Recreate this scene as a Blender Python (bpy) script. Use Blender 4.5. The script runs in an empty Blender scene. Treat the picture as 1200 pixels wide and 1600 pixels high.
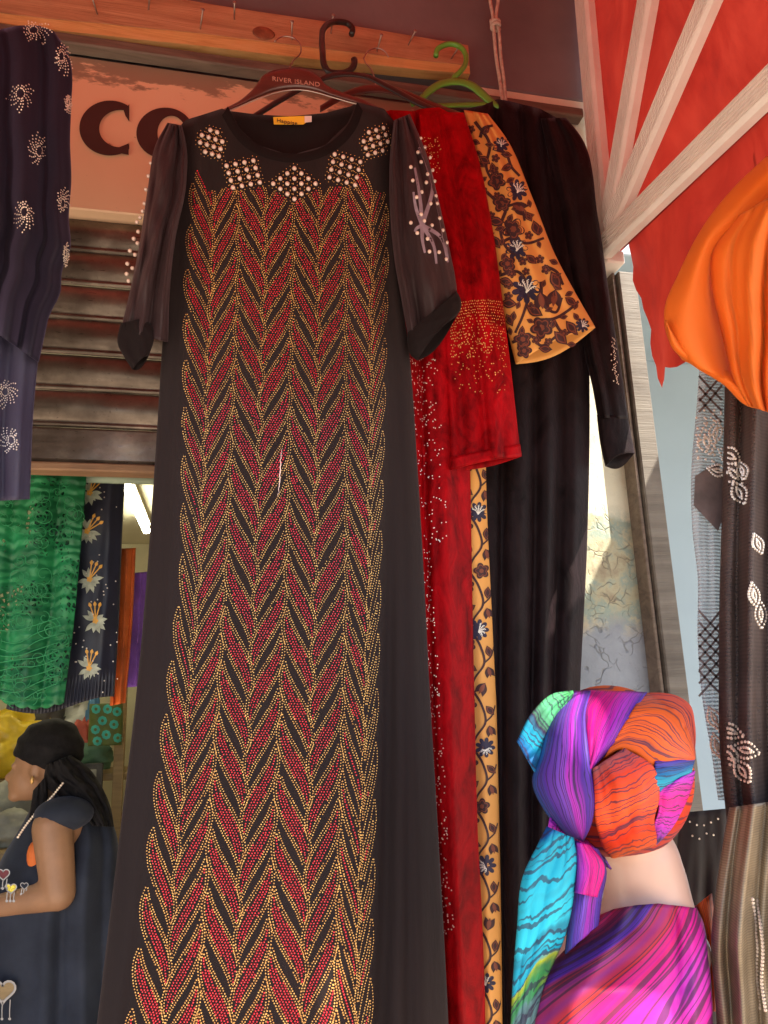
import bpy, bmesh, math, random
import numpy as np
from mathutils import Vector, Matrix, noise as mnoise
random.seed(7); RNG = np.random.default_rng(7)
SC = bpy.context.scene
COL = SC.collection

# ------------------------------------------------------------------ camera
def unit(v): return v/np.linalg.norm(v)
AX = unit(np.array([5400., 114., 1200.]))                 # world X seen in camera axes (right, down, forward)
AZ = np.array([-159., -4778., 1200.]); AZ = unit(AZ-AX*(AZ@AX))
AY = np.cross(AZ, AX)
MW = np.stack([AX, AY, AZ])                               # world = MW @ camera vector
CAM = np.array([0., -1.5, 1.5]); FPX = 1200.
cd = bpy.data.cameras.new('camera'); cam = bpy.data.objects.new('camera', cd); COL.objects.link(cam)
cd.sensor_fit = 'VERTICAL'; cd.sensor_height = 32; cd.lens = 24; cd.clip_start = 0.02; cd.clip_end = 500
Rm = Matrix(((MW[0][0], -MW[0][1], -MW[0][2]), (MW[1][0], -MW[1][1], -MW[1][2]), (MW[2][0], -MW[2][1], -MW[2][2])))
cam.matrix_world = Matrix.Translation(CAM.tolist()) @ Rm.to_4x4()
SC.camera = cam

# ------------------------------------------------------------------ sky, sun, exposure
SUN = unit(np.array([0.47, -0.40, 0.79]))
w = bpy.data.worlds.new('World'); SC.world = w; w.use_nodes = True
nt = w.node_tree; bg = nt.nodes['Background']
sky = nt.nodes.new('ShaderNodeTexSky'); sky.sky_type = 'NISHITA'; sky.sun_disc = False
sky.sun_elevation = math.asin(SUN[2]); sky.sun_rotation = math.atan2(SUN[0], SUN[1])
nt.links.new(sky.outputs[0], bg.inputs[0]); bg.inputs[1].default_value = 0.12
sl = bpy.data.lights.new('sun', 'SUN'); sl.energy = 4.5; sl.angle = math.radians(0.55); sl.color = (1, .92, .78)
so = bpy.data.objects.new('sun', sl); COL.objects.link(so)
so.rotation_euler = Vector(SUN.tolist()).to_track_quat('Z', 'Y').to_euler(); so.location = (4, -4, 9)
SC.view_settings.view_transform = 'Standard'; SC.view_settings.look = 'None'
SC.view_settings.exposure = 1.7; SC.view_settings.gamma = 1
SC.cycles.max_bounces = 10; SC.cycles.diffuse_bounces = 5; SC.cycles.transparent_max_bounces = 16

# ------------------------------------------------------------------ pixel <-> place helpers
def rays(px, py):
    px, py = np.broadcast_arrays(np.asarray(px, float), np.asarray(py, float))
    c = np.stack([(px-600)/FPX, (py-800)/FPX, np.ones_like(px)], -1)
    return c @ MW.T
def P(px, py, Y):
    d = rays(px, py); return CAM + d*((np.asarray(Y, float)-CAM[1])/d[..., 1])[..., None]
def PX(px, py, X):
    d = rays(px, py); return CAM + d*((X-CAM[0])/d[..., 0])[..., None]
def PZ(px, py, Z):
    d = rays(px, py); return CAM + d*((Z-CAM[2])/d[..., 2])[..., None]
def curve(pts, n=None):
    """smooth callable through 2-D/3-D points, t in 0..1 by chord length"""
    p = np.asarray(pts, float)
    d = np.concatenate([[0], np.cumsum(np.linalg.norm(np.diff(p, axis=0), axis=1))]); d /= d[-1]
    m = np.gradient(p, d, axis=0) if len(p) > 2 else np.repeat((p[1:]-p[:1]), 2, 0)
    def f(t):
        t = np.clip(np.asarray(t, float), 0, 1)
        i = np.clip(np.searchsorted(d, t, side='right')-1, 0, len(d)-2)
        h = d[i+1]-d[i]; x = ((t-d[i])/h)[..., None]; h = h[..., None]
        return ((2*x**3-3*x**2+1)*p[i] + (x**3-2*x**2+x)*h*m[i] + (-2*x**3+3*x**2)*p[i+1] + (x**3-x**2)*h*m[i+1])
    return f
def wob(x, y, seed, n=6, lo=1., hi=4.):
    """smooth pseudo noise, about -1..1"""
    r = np.random.default_rng(seed); s = 0
    for k in range(n):
        a = r.uniform(0, 6.283); f = r.uniform(lo, hi); ph = r.uniform(0, 6.283)
        s = s+np.sin((np.cos(a)*x+np.sin(a)*y)*f*6.283+ph)
    return s/n*1.4

# ------------------------------------------------------------------ objects
ORG = {}
def tag(o, label, cat, group=None, kind=None):
    if label: o['label'] = label
    if cat: o['category'] = cat
    if group: o['group'] = group
    if kind: o['kind'] = kind
    return o
def thing(name, loc, label=None, cat=None, group=None, kind=None):
    o = bpy.data.objects.new(name, None); COL.objects.link(o); o.empty_display_size = .05
    o.location = [float(c) for c in loc]; ORG[o] = np.asarray(loc, float)
    return tag(o, label, cat, group, kind)
def mesh_data(name, V, F, mats, midx=None, uv=None, smooth=True):
    me = bpy.data.meshes.new(name)
    me.from_pydata(np.asarray(V, float).tolist(), [], [list(map(int, f)) for f in F])
    for m in (mats if isinstance(mats, (list, tuple)) else [mats]): me.materials.append(m)
    if midx is not None: me.polygons.foreach_set('material_index', np.asarray(midx, dtype=np.int32))
    if smooth: me.polygons.foreach_set('use_smooth', np.ones(len(me.polygons), dtype=bool))
    if uv is not None:
        ul = me.uv_layers.new(name='UVMap'); li = np.zeros(len(me.loops), dtype=np.int32)
        me.loops.foreach_get('vertex_index', li)
        ul.data.foreach_set('uv', np.asarray(uv, float)[li].ravel())
    me.update(); return me
def obj(name, V, F, mats, parent=None, midx=None, uv=None, smooth=True, solid=0, kind=None):
    V = np.asarray(V, float)
    if parent is None: org = np.array([(V[:, 0].min()+V[:, 0].max())/2, (V[:, 1].min()+V[:, 1].max())/2, V[:, 2].min()])
    else: org = ORG[parent]
    o = bpy.data.objects.new(name, mesh_data(name, V-org, F, mats, midx, uv, smooth)); COL.objects.link(o)
    if parent is None: o.location = org.tolist()
    else: o.parent = parent
    ORG[o] = org
    if solid:
        md = o.modifiers.new('thickness', 'SOLIDIFY'); md.thickness = solid; md.offset = 0
    if kind: o['kind'] = kind
    return o
def inst(name, me, loc, parent, rot=None, scale=None):
    o = bpy.data.objects.new(name, me); COL.objects.link(o); o.parent = parent
    o.location = (np.asarray(loc, float)-ORG[parent]).tolist()
    if rot is not None: o.rotation_euler = rot
    if scale is not None: o.scale = scale
    ORG[o] = np.asarray(loc, float)
    return o
class MB:
    """collects pieces of one mesh"""
    def __init__(s): s.V = []; s.F = []; s.I = []; s.n = 0
    def add(s, V, F, mi=0):
        V = np.asarray(V, float); s.V.append(V)
        for f in F: s.F.append([int(i)+s.n for i in f]); s.I.append(mi)
        s.n += len(V); return s
    def box(s, a, b, mi=0, bev=0.003):
        a = np.minimum(a, b)*1.; b = np.maximum(a, b)*1.
        c = (a+b)/2; h = (b-a)/2; e = min(bev, h.min()*.45)
        V = []; 
        for sx in (-1, 1):
            for sy in (-1, 1):
                for sz in (-1, 1):
                    q = np.array([sx, sy, sz])
                    for k in range(3):
                        hh = h-e; hh[k] = h[k]; V.append(c+q*hh)
        bm = bmesh.new()
        for v in V: bm.verts.new(v)
        r = bmesh.ops.convex_hull(bm, input=bm.verts)
        bm.verts.index_update()
        s.add([v.co[:] for v in bm.verts], [[v.index for v in f.verts] for f in bm.faces], mi); bm.free(); return s
    def tube(s, pts, r, n=8, mi=0, caps=True):
        p = np.asarray(pts, float); m = len(p); r = np.broadcast_to(np.asarray(r, float), (m,))
        T = np.gradient(p, axis=0); T /= np.linalg.norm(T, axis=1)[:, None]+1e-12
        nrm = np.cross(T[0], [0.13, 1, .21]); nrm /= np.linalg.norm(nrm); V = []
        for i in range(m):
            nrm = nrm-T[i]*(nrm@T[i]); nrm /= np.linalg.norm(nrm)+1e-12; b = np.cross(T[i], nrm)
            for k in range(n):
                a = 2*math.pi*k/n; V.append(p[i]+r[i]*(math.cos(a)*nrm+math.sin(a)*b))
        F = [[i*n+k, i*n+(k+1) % n, (i+1)*n+(k+1) % n, (i+1)*n+k] for i in range(m-1) for k in range(n)]
        if caps: F += [list(range(n))[::-1], [(m-1)*n+k for k in range(n)]]
        return s.add(V, F, mi)
    def ball(s, c, r, nu=12, nv=8, mi=0):
        r = np.broadcast_to(np.asarray(r, float), (3,)); V = [[0, 0, 1]]; F = []
        for j in range(1, nv):
            th = math.pi*j/nv
            for i in range(nu):
                a = 2*math.pi*i/nu; V.append([math.sin(th)*math.cos(a), math.sin(th)*math.sin(a), math.cos(th)])
        V.append([0, 0, -1])
        for i in range(nu): F.append([0, 1+i, 1+(i+1) % nu])
        for j in range(nv-2):
            for i in range(nu): F.append([1+j*nu+i, 1+(j+1)*nu+i, 1+(j+1)*nu+(i+1) % nu, 1+j*nu+(i+1) % nu])
        L = len(V)-1
        for i in range(nu): F.append([L, 1+(nv-2)*nu+(i+1) % nu, 1+(nv-2)*nu+i])
        return s.add(np.array(V)*r+np.asarray(c, float), F, mi)
    def build(s, name, mats, parent=None, smooth=True, **k):
        return obj(name, np.concatenate(s.V), s.F, mats, parent, midx=s.I, smooth=smooth, **k)
def gridF(nv, nu, wrap=False):
    F = []
    for j in range(nv-1):
        for i in range(nu if wrap else nu-1):
            F.append([j*nu+i, j*nu+(i+1) % nu, (j+1)*nu+(i+1) % nu, (j+1)*nu+i])
    return F
STUD_N = 5
def studs(mb, pts, r, mi=0, n=STUD_N):
    """tiny faceted stones lying on a surface that faces the street"""
    pts = np.asarray(pts, float).reshape(-1, 3)
    if not len(pts): return
    a = np.arange(n)*2*math.pi/n
    ring = np.stack([np.cos(a)*r, np.full(n, .0002), np.sin(a)*r], -1)
    mid = np.stack([np.cos(a+.6)*r*.55, np.full(n, -r*.75), np.sin(a+.6)*r*.55], -1)
    base = np.concatenate([ring, mid]); V = (pts[:, None, :]+base[None]).reshape(-1, 3); F = []
    for q in range(len(pts)):
        o = q*2*n
        for k in range(n): F.append([o+k, o+(k+1) % n, o+n+(k+1) % n, o+n+k])
        F.append([o+n+k for k in range(n)])
    mb.add(V, F, mi)

# ------------------------------------------------------------------ materials
def newmat(name):
    m = bpy.data.materials.new(name); m.use_nodes = True; return m, m.node_tree, m.node_tree.nodes['Principled BSDF']
def link(t, a, b): t.links.new(a, b)
def coords(t, kind='Object', scale=(1, 1, 1), rot=(0, 0, 0)):
    tc = t.nodes.new('ShaderNodeTexCoord'); mp = t.nodes.new('ShaderNodeMapping')
    mp.inputs['Scale'].default_value = scale; mp.inputs['Rotation'].default_value = rot
    link(t, tc.outputs[kind], mp.inputs[0]); return mp.outputs[0]
def noise_node(t, vec, scale, detail=4, rough=.55, dist=0):
    n = t.nodes.new('ShaderNodeTexNoise'); n.inputs['Scale'].default_value = scale; n.inputs['Detail'].default_value = detail
    n.inputs['Roughness'].default_value = rough; n.inputs['Distortion'].default_value = dist
    if vec is not None: link(t, vec, n.inputs['Vector'])
    return n.outputs['Fac']
def ramp(t, fac, stops, interp='LINEAR'):
    r = t.nodes.new('ShaderNodeValToRGB'); r.color_ramp.interpolation = interp; e = r.color_ramp.elements
    while len(e) < len(stops): e.new(.5)
    for k, (p, c) in enumerate(stops):
        e[k].position = p; e[k].color = (*c, 1) if len(c) == 3 else c
    link(t, fac, r.inputs[0]); return r.outputs[0]
def mixc(t, fac, a, b, mode='MIX'):
    m = t.nodes.new('ShaderNodeMix'); m.data_type = 'RGBA'; m.blend_type = mode
    for v, k in ((fac, 0), (a, 6), (b, 7)):
        if isinstance(v, (int, float)): m.inputs[k].default_value = v
        elif isinstance(v, tuple): m.inputs[k].default_value = (*v, 1)
        else: link(t, v, m.inputs[k])
    return m.outputs[2]
def math_node(t, op, a, b=None):
    m = t.nodes.new('ShaderNodeMath'); m.operation = op
    for k, v in enumerate((a, b)):
        if v is None: continue
        if isinstance(v, (int, float)): m.inputs[k].default_value = v
        else: link(t, v, m.inputs[k])
    return m.outputs[0]
def bump(t, bs, h, strength=.3, dist=.01):
    b = t.nodes.new('ShaderNodeBump'); b.inputs['Strength'].default_value = strength; b.inputs['Distance'].default_value = dist
    link(t, h, b.inputs['Height'])
    if bs.inputs['Normal'].is_linked: link(t, bs.inputs['Normal'].links[0].from_socket, b.inputs['Normal'])
    link(t, b.outputs[0], bs.inputs['Normal'])
def simple(name, c, rough=.6, metal=0., var=.25, vs=6., bs_=.15, bscale=60., sheen=0., stint=None, spec=None, coat=0., vscale=(1, 1, 1), dist=.004, srough=.4):
    m, t, b = newmat(name); v = coords(t, scale=vscale)
    n = noise_node(t, v, vs, 5)
    lo = tuple(x*(1-var) for x in c); hi = tuple(min(1, x*(1+var)) for x in c)
    link(t, ramp(t, n, [(.3, lo), (.7, hi)]), b.inputs['Base Color'])
    b.inputs['Roughness'].default_value = rough; b.inputs['Metallic'].default_value = metal
    if sheen:
        b.inputs['Sheen Weight'].default_value = sheen; b.inputs['Sheen Roughness'].default_value = srough
        b.inputs['Sheen Tint'].default_value = (*(stint or c), 1)
    if spec is not None: b.inputs['Specular IOR Level'].default_value = spec
    if coat: b.inputs['Coat Weight'].default_value = coat
    if bs_: bump(t, b, noise_node(t, v, bscale, 6), bs_, dist)
    return m
def add_weave(m, scale=900, strength=.15):
    t = m.node_tree; b = t.nodes['Principled BSDF']; v = coords(t)
    w1 = t.nodes.new('ShaderNodeTexWave'); w1.bands_direction = 'X'; w1.inputs['Scale'].default_value = scale/6.28; link(t, v, w1.inputs['Vector'])
    w2 = t.nodes.new('ShaderNodeTexWave'); w2.bands_direction = 'Z'; w2.inputs['Scale'].default_value = scale/6.28; link(t, v, w2.inputs['Vector'])
    bump(t, b, math_node(t, 'ADD', w1.outputs[1], w2.outputs[1]), strength, .0006); return m
def see_through(m, fac):
    """thin open weave: part of the light passes straight through"""
    t = m.node_tree; b = t.nodes['Principled BSDF']; out = t.nodes['Material Output']
    tr = t.nodes.new('ShaderNodeBsdfTransparent'); mx = t.nodes.new('ShaderNodeMixShader')
    if isinstance(fac, (int, float)): mx.inputs[0].default_value = fac
    else: link(t, fac, mx.inputs[0])
    link(t, b.outputs[0], mx.inputs[1]); link(t, tr.outputs[0], mx.inputs[2]); link(t, mx.outputs[0], out.inputs[0]); return m
def glow_cloth(m, c, fac=.5):
    """cloth thin enough to let light diffuse through it"""
    t = m.node_tree; b = t.nodes['Principled BSDF']; out = t.nodes['Material Output']
    tr = t.nodes.new('ShaderNodeBsdfTranslucent'); mx = t.nodes.new('ShaderNodeMixShader'); mx.inputs[0].default_value = fac
    if isinstance(c, tuple): tr.inputs[0].default_value = (*c, 1)
    else: link(t, c, tr.inputs[0])
    src = out.inputs[0].links[0].from_socket
    link(t, src, mx.inputs[1]); link(t, tr.outputs[0], mx.inputs[2]); link(t, mx.outputs[0], out.inputs[0]); return m

M = {}
M['paving'] = simple('paving', (.56, .47, .37), .85, bs_=.3, vs=3, bscale=30)
M['plaster'] = simple('brown_plaster', (.175, .15, .155), .85, var=.28, vs=2.2, bs_=.35, bscale=25)
M['inner_wall'] = simple('cream_paint', (.55, .5, .33), .7, var=.08)
M['ceiling'] = simple('ceiling_board', (.6, .56, .42), .7, var=.06)
M['shelf'] = simple('shelf_wood', (.3, .2, .09), .6, vscale=(1, 1, 8))
M['steel'] = simple('galvanised_wire', (.5, .47, .42), .3, 1., bs_=.05)
M['rust_nail'] = simple('nail_steel', (.36, .3, .25), .45, .9, vs=80)
M['alu'] = simple('white_powder_coat', (.84, .78, .70), .45, var=.06, vs=14, bs_=.04)
M['screw'] = simple('screw_steel', (.45, .43, .4), .4, .9)
M['black_plastic'] = simple('black_plastic', (.02, .017, .016), .32, var=.1, bs_=.03)
M['green_plastic'] = simple('green_plastic', (.13, .36, .045), .38, var=.12, bs_=.05)
M['hanger_wood'] = simple('dark_stained_wood', (.075, .02, .015), .35, var=.3, vs=4, vscale=(1, 1, 12), bs_=.08, coat=.3)
M['rope'] = simple('cotton_rope', (.55, .42, .33), .85, vs=90, bscale=400, bs_=.5)
M['gold'] = simple('gold_stone', (.95, .40, .13), .30, .5, var=.55, vs=160, bs_=0)
M['pale'] = simple('pale_stone', (.85, .68, .57), .28, .6, var=.25, vs=160, bs_=0)
M['red_stone'] = simple('red_stone', (.70, .018, .04), .25, .2, var=.3, vs=160, bs_=0, coat=.6)
M['pearl'] = simple('pearl', (.62, .44, .36), .2, .0, var=.05, bs_=0, coat=.6)
M['black_jersey'] = add_weave(simple('black_jersey', (.020, .0135, .0133), .8, var=.25, vs=1.2, sheen=.35, stint=(.20, .16, .165), bs_=.45, bscale=5, srough=.4, spec=.10, vscale=(3.2, 3.2, .7), dist=.012), 1600, .25)
M['black_band'] = add_weave(simple('black_rib', (.010, .006, .006), .85, var=.1, sheen=.15, stint=(.2, .16, .16), spec=.1), 1200, .3)
M['chiffon'] = simple('smoke_chiffon', (.030, .017, .018), .5, spec=.15, var=.15, vs=4, sheen=.3, stint=(.3, .2, .22), bs_=.45, bscale=14, dist=.012, vscale=(1.6, 1.6, .6))
M['lilac'] = simple('lilac_thread', (.24, .18, .22), .6, var=.2, vs=60)
M['yellow_label'] = add_weave(simple('yellow_label', (.85, .45, .03), .6, var=.06), 2500, .2)
M['label_ink'] = simple('label_ink', (.05, .03, .02), .7)
M['size_label'] = simple('size_label', (.75, .55, .5), .7)
M['hanger_ink'] = simple('pink_print', (.5, .23, .17), .5)
M['letter'] = simple('letter_paint', (.045, .022, .02), .5, var=.2, vs=12, bs_=.1)
M['skin_model'] = simple('mannequin_plastic', (.60, .36, .27), .42, var=.05, bs_=.03, coat=.1)
M['skin'] = simple('skin', (.40, .205, .11), .5, var=.12, vs=14, bs_=.1, bscale=300)
M['denim'] = add_weave(simple('dark_denim', (.035, .04, .058), .75, spec=.15, var=.3, vs=7, sheen=.4, stint=(.3, .3, .4)), 700, .3)
M['black_cloth'] = simple('black_veil', (.014, .012, .013), .75, spec=.15, var=.3, vs=40, sheen=.3, stint=(.2, .18, .18), bs_=.5, bscale=60)
M['silver'] = simple('silver_thread', (.22, .22, .24), .3, .8, bs_=0)
M['yellow_sequin'] = simple('yellow_sequin', (.6, .5, .06), .35, .5, vs=250, var=.5)
M['maroon'] = simple('maroon_cloth', (.16, .02, .03), .6)
M['orange_vest'] = simple('orange_vest', (.7, .16, .03), .7)

def velvet(name, c, tint, crush=.7, rough=.55, spec=.1):
    m, t, b = newmat(name); v = coords(t, scale=(1, 1, .55))
    n = noise_node(t, v, 16, 6, .62, 1.2); n2 = noise_node(t, v, 70, 4, .6, .6)
    f = math_node(t, 'ADD', math_node(t, 'MULTIPLY', n, .75), math_node(t, 'MULTIPLY', n2, .25))
    lo = tuple(x*(1-crush) for x in c); hi = tuple(min(1, x*(1+crush)) for x in c)
    link(t, ramp(t, f, [(.36, lo), (.5, c), (.66, hi)]), b.inputs['Base Color'])
    b.inputs['Roughness'].default_value = rough; b.inputs['Specular IOR Level'].default_value = spec
    b.inputs['Sheen Weight'].default_value = .7; b.inputs['Sheen Roughness'].default_value = .3; b.inputs['Sheen Tint'].default_value = (*tint, 1)
    bump(t, b, f, .45, .012); return m
M['red_velvet'] = velvet('red_velvet', (.25, .0013, .0035), (.48, .003, .006), .6, spec=.06)
M['black_velvet'] = velvet('black_velvet', (.012, .007, .008), (.10, .07, .09), .5, spec=.08)

def wood(name, c1, c2, c3, sc=1., dirt=.3):
    m, t, b = newmat(name); v = coords(t, scale=(1.2*sc, 9*sc, 16*sc))
    n = noise_node(t, v, 2.2, 6, .6, 1.6); g = noise_node(t, coords(t, scale=(3, 60, 150)), 3, 3)
    base = ramp(t, n, [(.28, c1), (.48, c2), (.68, c3)])
    base = mixc(t, math_node(t, 'MULTIPLY', g, .45), base, c1)
    d = noise_node(t, coords(t), 5, 6, .65)
    base = mixc(t, ramp(t, d, [(.5, (0, 0, 0)), (.72, (dirt, dirt, dirt))]), base, (.04, .025, .018))
    link(t, base, b.inputs['Base Color']); b.inputs['Roughness'].default_value = .7
    bump(t, b, math_node(t, 'ADD', n, g), .35, .004); return m
M['plank'] = wood('raw_pine', (.28, .125, .06), (.52, .26, .13), (.64, .36, .19))
M['plank_edge'] = wood('pine_sapwood', (.5, .26, .08), (.74, .44, .16), (.8, .52, .24))
M['old_wood'] = wood('weathered_timber', (.085, .06, .045), (.16, .115, .085), (.22, .165, .12))
M['lip_wood'] = wood('stained_lip', (.16, .08, .04), (.25, .13, .065), (.3, .17, .09))
M['post'] = wood('grey_post_timber', (.085, .07, .055), (.14, .118, .095), (.19, .165, .135), .6, .5)

def sign_paint():
    m, t, b = newmat('peach_sign_paint'); v = coords(t)
    n = noise_node(t, v, 3, 5); base = ramp(t, n, [(.3, (.80, .50, .30)), (.7, (.86, .56, .36))])
    tc = t.nodes.new('ShaderNodeTexCoord'); sp = t.nodes.new('ShaderNodeSeparateXYZ'); link(t, tc.outputs['Object'], sp.inputs[0])
    # worn patches gather along the upper edge (object z runs from 0 at the sign's lower edge)
    e = math_node(t, 'MULTIPLY', math_node(t, 'SUBTRACT', sp.outputs[2], .30), 7.)
    w_ = noise_node(t, coords(t, scale=(3.2, 3, 9)), 2.3, 7, .65)
    k = math_node(t, 'ADD', w_, math_node(t, 'MULTIPLY', e, .55))
    worn = ramp(t, k, [(.60, (0, 0, 0)), (.66, (1, 1, 1))])
    base = mixc(t, math_node(t, 'MULTIPLY', worn, .85), base, (.24, .16, .11))
    sc = noise_node(t, v, 45, 3); base = mixc(t, ramp(t, sc, [(.70, (0, 0, 0)), (.76, (.7, .7, .7))]), base, (.2, .1, .07))
    link(t, base, b.inputs['Base Color']); b.inputs['Roughness'].default_value = .5; bump(t, b, worn, .15, .002); return m
M['sign'] = sign_paint()

def shutter_metal():
    m, t, b = newmat('grimy_shutter_steel'); v = coords(t)
    n = noise_node(t, v, 7, 6, .65); g = noise_node(t, coords(t, scale=(4, 4, 30)), 6, 6, .6)
    base = ramp(t, n, [(.3, (.07, .05, .038)), (.55, (.17, .13, .10)), (.75, (.33, .26, .20))])
    dots = ramp(t, noise_node(t, v, 120, 3), [(.66, (0, 0, 0)), (.72, (1, 1, 1))])
    base = mixc(t, math_node(t, 'MULTIPLY', dots, .6), base, (.05, .03, .025))
    link(t, base, b.inputs['Base Color']); b.inputs['Metallic'].default_value = .65
    link(t, ramp(t, g, [(.3, (.26, .26, .26)), (.7, (.48, .48, .48))]), b.inputs['Roughness'])
    bump(t, b, noise_node(t, v, 5, 2), .5, .03); bump(t, b, n, .12, .01); return m
M['shutter'] = shutter_metal()

def pillar_paint():
    m, t, b = newmat('cream_over_grey_limewash'); tc = t.nodes.new('ShaderNodeTexCoord'); sp = t.nodes.new('ShaderNodeSeparateXYZ')
    link(t, tc.outputs['Object'], sp.inputs[0]); v = coords(t); z = sp.outputs[2]
    n = noise_node(t, v, 9, 7, .65); n2 = noise_node(t, v, 32, 6, .6)
    cream = ramp(t, n, [(.3, (.66, .62, .47)), (.7, (.76, .72, .56))])
    cream = mixc(t, ramp(t, n2, [(.64, (0, 0, 0)), (.7, (.8, .8, .8))]), cream, (.28, .25, .18))
    peel = ramp(t, n, [(.36, (.30, .25, .17)), (.46, (.42, .39, .26)), (.53, (.27, .34, .29)), (.62, (.55, .47, .30)), (.72, (.33, .27, .19))])
    vo = t.nodes.new('ShaderNodeTexVoronoi'); vo.feature = 'DISTANCE_TO_EDGE'; vo.inputs['Scale'].default_value = 26
    wv = t.nodes.new('ShaderNodeVectorMath'); wv.operation = 'ADD'; nn = t.nodes.new('ShaderNodeTexNoise'); nn.inputs['Scale'].default_value = 14
    link(t, v, nn.inputs['Vector']); sc = t.nodes.new('ShaderNodeVectorMath'); sc.operation = 'SCALE'; sc.inputs['Scale'].default_value = .12
    link(t, nn.outputs['Color'], sc.inputs[0]); link(t, v, wv.inputs[0]); link(t, sc.outputs[0], wv.inputs[1]); link(t, wv.outputs[0], vo.inputs['Vector'])
    crack = math_node(t, 'MULTIPLY', ramp(t, vo.outputs['Distance'], [(.0, (1, 1, 1)), (.05, (0, 0, 0))]), ramp(t, noise_node(t, v, 22, 3), [(.46, (0, 0, 0)), (.58, (1, 1, 1))]))
    grey = ramp(t, n, [(.3, (.21, .23, .26)), (.7, (.30, .325, .36))])
    zz = math_node(t, 'ADD', z, math_node(t, 'MULTIPLY', math_node(t, 'SUBTRACT', n, .5), .16))
    k1 = ramp(t, math_node(t, 'MULTIPLY', zz, .2), [(1.885*.2, (0, 0, 0)), (1.90*.2, (1, 1, 1))])
    k2 = ramp(t, math_node(t, 'MULTIPLY', zz, .2), [(1.655*.2, (0, 0, 0)), (1.665*.2, (1, 1, 1))])
    base = mixc(t, k1, peel, cream); base = mixc(t, k2, grey, base)
    low = math_node(t, 'SUBTRACT', 1., k1); cr = math_node(t, 'MULTIPLY', crack, low)
    base = mixc(t, math_node(t, 'MULTIPLY', cr, .5), base, (.12, .11, .10))
    link(t, base, b.inputs['Base Color']); b.inputs['Roughness'].default_value = .8
    bump(t, b, math_node(t, 'SUBTRACT', n2, math_node(t, 'MULTIPLY', cr, 1.2)), .5, .008); return m
M['pillar'] = pillar_paint()
M['blue_wall'] = simple('pale_blue_paint', (.27, .35, .41), .55, var=.06, vs=3, bs_=.12, bscale=12)

def awning_cloth():
    m, t, b = newmat('red_awning_canvas'); v = coords(t, scale=(1, 1, .35))
    n = noise_node(t, v, 5, 7, .68, 1.2); c = ramp(t, n, [(.3, (.17, .009, .007)), (.5, (.25, .016, .010)), (.7, (.33, .028, .016))])
    link(t, c, b.inputs['Base Color']); b.inputs['Roughness'].default_value = .6
    bump(t, b, noise_node(t, v, 9, 3), .2, .02); return glow_cloth(m, c, .38)
M['canvas'] = awning_cloth()
def orange_cloth():
    m = simple('orange_crepe', (.83, .17, .008), .7, var=.05, vs=2, sheen=.3, stint=(1, .4, .1), bs_=.1, bscale=500)
    return glow_cloth(m, (.85, .2, .01), .35)
M['orange'] = orange_cloth()
M['navy_chiffon'] = simple('navy_chiffon', (.013, .010, .019), .65, spec=.15, var=.3, vs=3, sheen=.5, stint=(.25, .2, .35), bs_=.25, bscale=18)
M['navy_sheer'] = see_through(simple('navy_sheer', (.032, .026, .055), .65, var=.2, vs=3, sheen=.5, stint=(.3, .25, .4), bs_=.2, bscale=18), .12)
def print_ground():
    return add_weave(simple('orange_print_cotton', (.72, .33, .075), .7, var=.06, vs=4, bs_=.12, bscale=25), 1500, .15)
M['print_ground'] = print_ground()
M['print_dark'] = simple('print_dark', (.045, .013, .016), .75, var=.15)
M['print_navy'] = simple('print_navy', (.022, .016, .045), .75, var=.15)
M['print_brown'] = simple('print_brown', (.20, .05, .025), .75, var=.15)
M['print_white'] = simple('print_white', (.78, .74, .66), .75, var=.05)

def lace():
    m, t, b = newmat('green_guipure_lace'); v = coords(t)
    n = noise_node(t, v, 12, 4, .5, .8)
    c = ramp(t, n, [(.3, (.004, .085, .028)), (.52, (.008, .16, .05)), (.75, (.02, .28, .09))]); link(t, c, b.inputs['Base Color'])
    b.inputs['Roughness'].default_value = .55
    vo = t.nodes.new('ShaderNodeTexVoronoi'); vo.feature = 'DISTANCE_TO_EDGE'; vo.inputs['Scale'].default_value = 95; link(t, v, vo.inputs['Vector'])
    hole = ramp(t, vo.outputs['Distance'], [(.16, (0, 0, 0)), (.24, (1, 1, 1))])
    area = ramp(t, noise_node(t, v, 9, 2, .5), [(.50, (0, 0, 0)), (.54, (1, 1, 1))])
    rings = t.nodes.new('ShaderNodeTexWave'); rings.wave_type = 'RINGS'; rings.inputs['Scale'].default_value = 14; rings.inputs['Distortion'].default_value = 9
    link(t, v, rings.inputs['Vector']); bump(t, b, rings.outputs[1], .5, .006)
    return see_through(m, math_node(t, 'MULTIPLY', math_node(t, 'MULTIPLY', hole, area), .85))
M['lace'] = lace()
M['lace_cord'] = simple('green_cord', (.012, .20, .065), .5, var=.2, vs=30)
M['navy_taffeta'] = simple('navy_taffeta', (.012, .012, .024), .45, var=.4, vs=8, bs_=.3, bscale=14, sheen=.3, stint=(.2, .2, .35))
M['petal'] = simple('petal_thread', (.42, .44, .34), .6, var=.35, vs=60, bs_=.4, bscale=250)
M['stamen'] = simple('gold_thread', (.8, .4, .06), .5, var=.2, vs=60)
M['orange_lace'] = simple('orange_lace', (.55, .10, .012), .6, var=.4, vs=12, bs_=.5, bscale=25)
M['purple_lace'] = simple('purple_lace', (.17, .06, .36), .6, var=.4, vs=12, bs_=.6, bscale=25)
M['yellow_cloth'] = simple('yellow_satin', (.62, .42, .02), .4, var=.25, vs=10, sheen=.3)
M['white_plastic'] = simple('white_bag', (.6, .6, .52), .4, var=.2, vs=9, bs_=.5, bscale=18)
M['dark_goods'] = simple('dark_goods', (.06, .055, .05), .6, var=.6, vs=14, bs_=.5, bscale=20)
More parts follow.
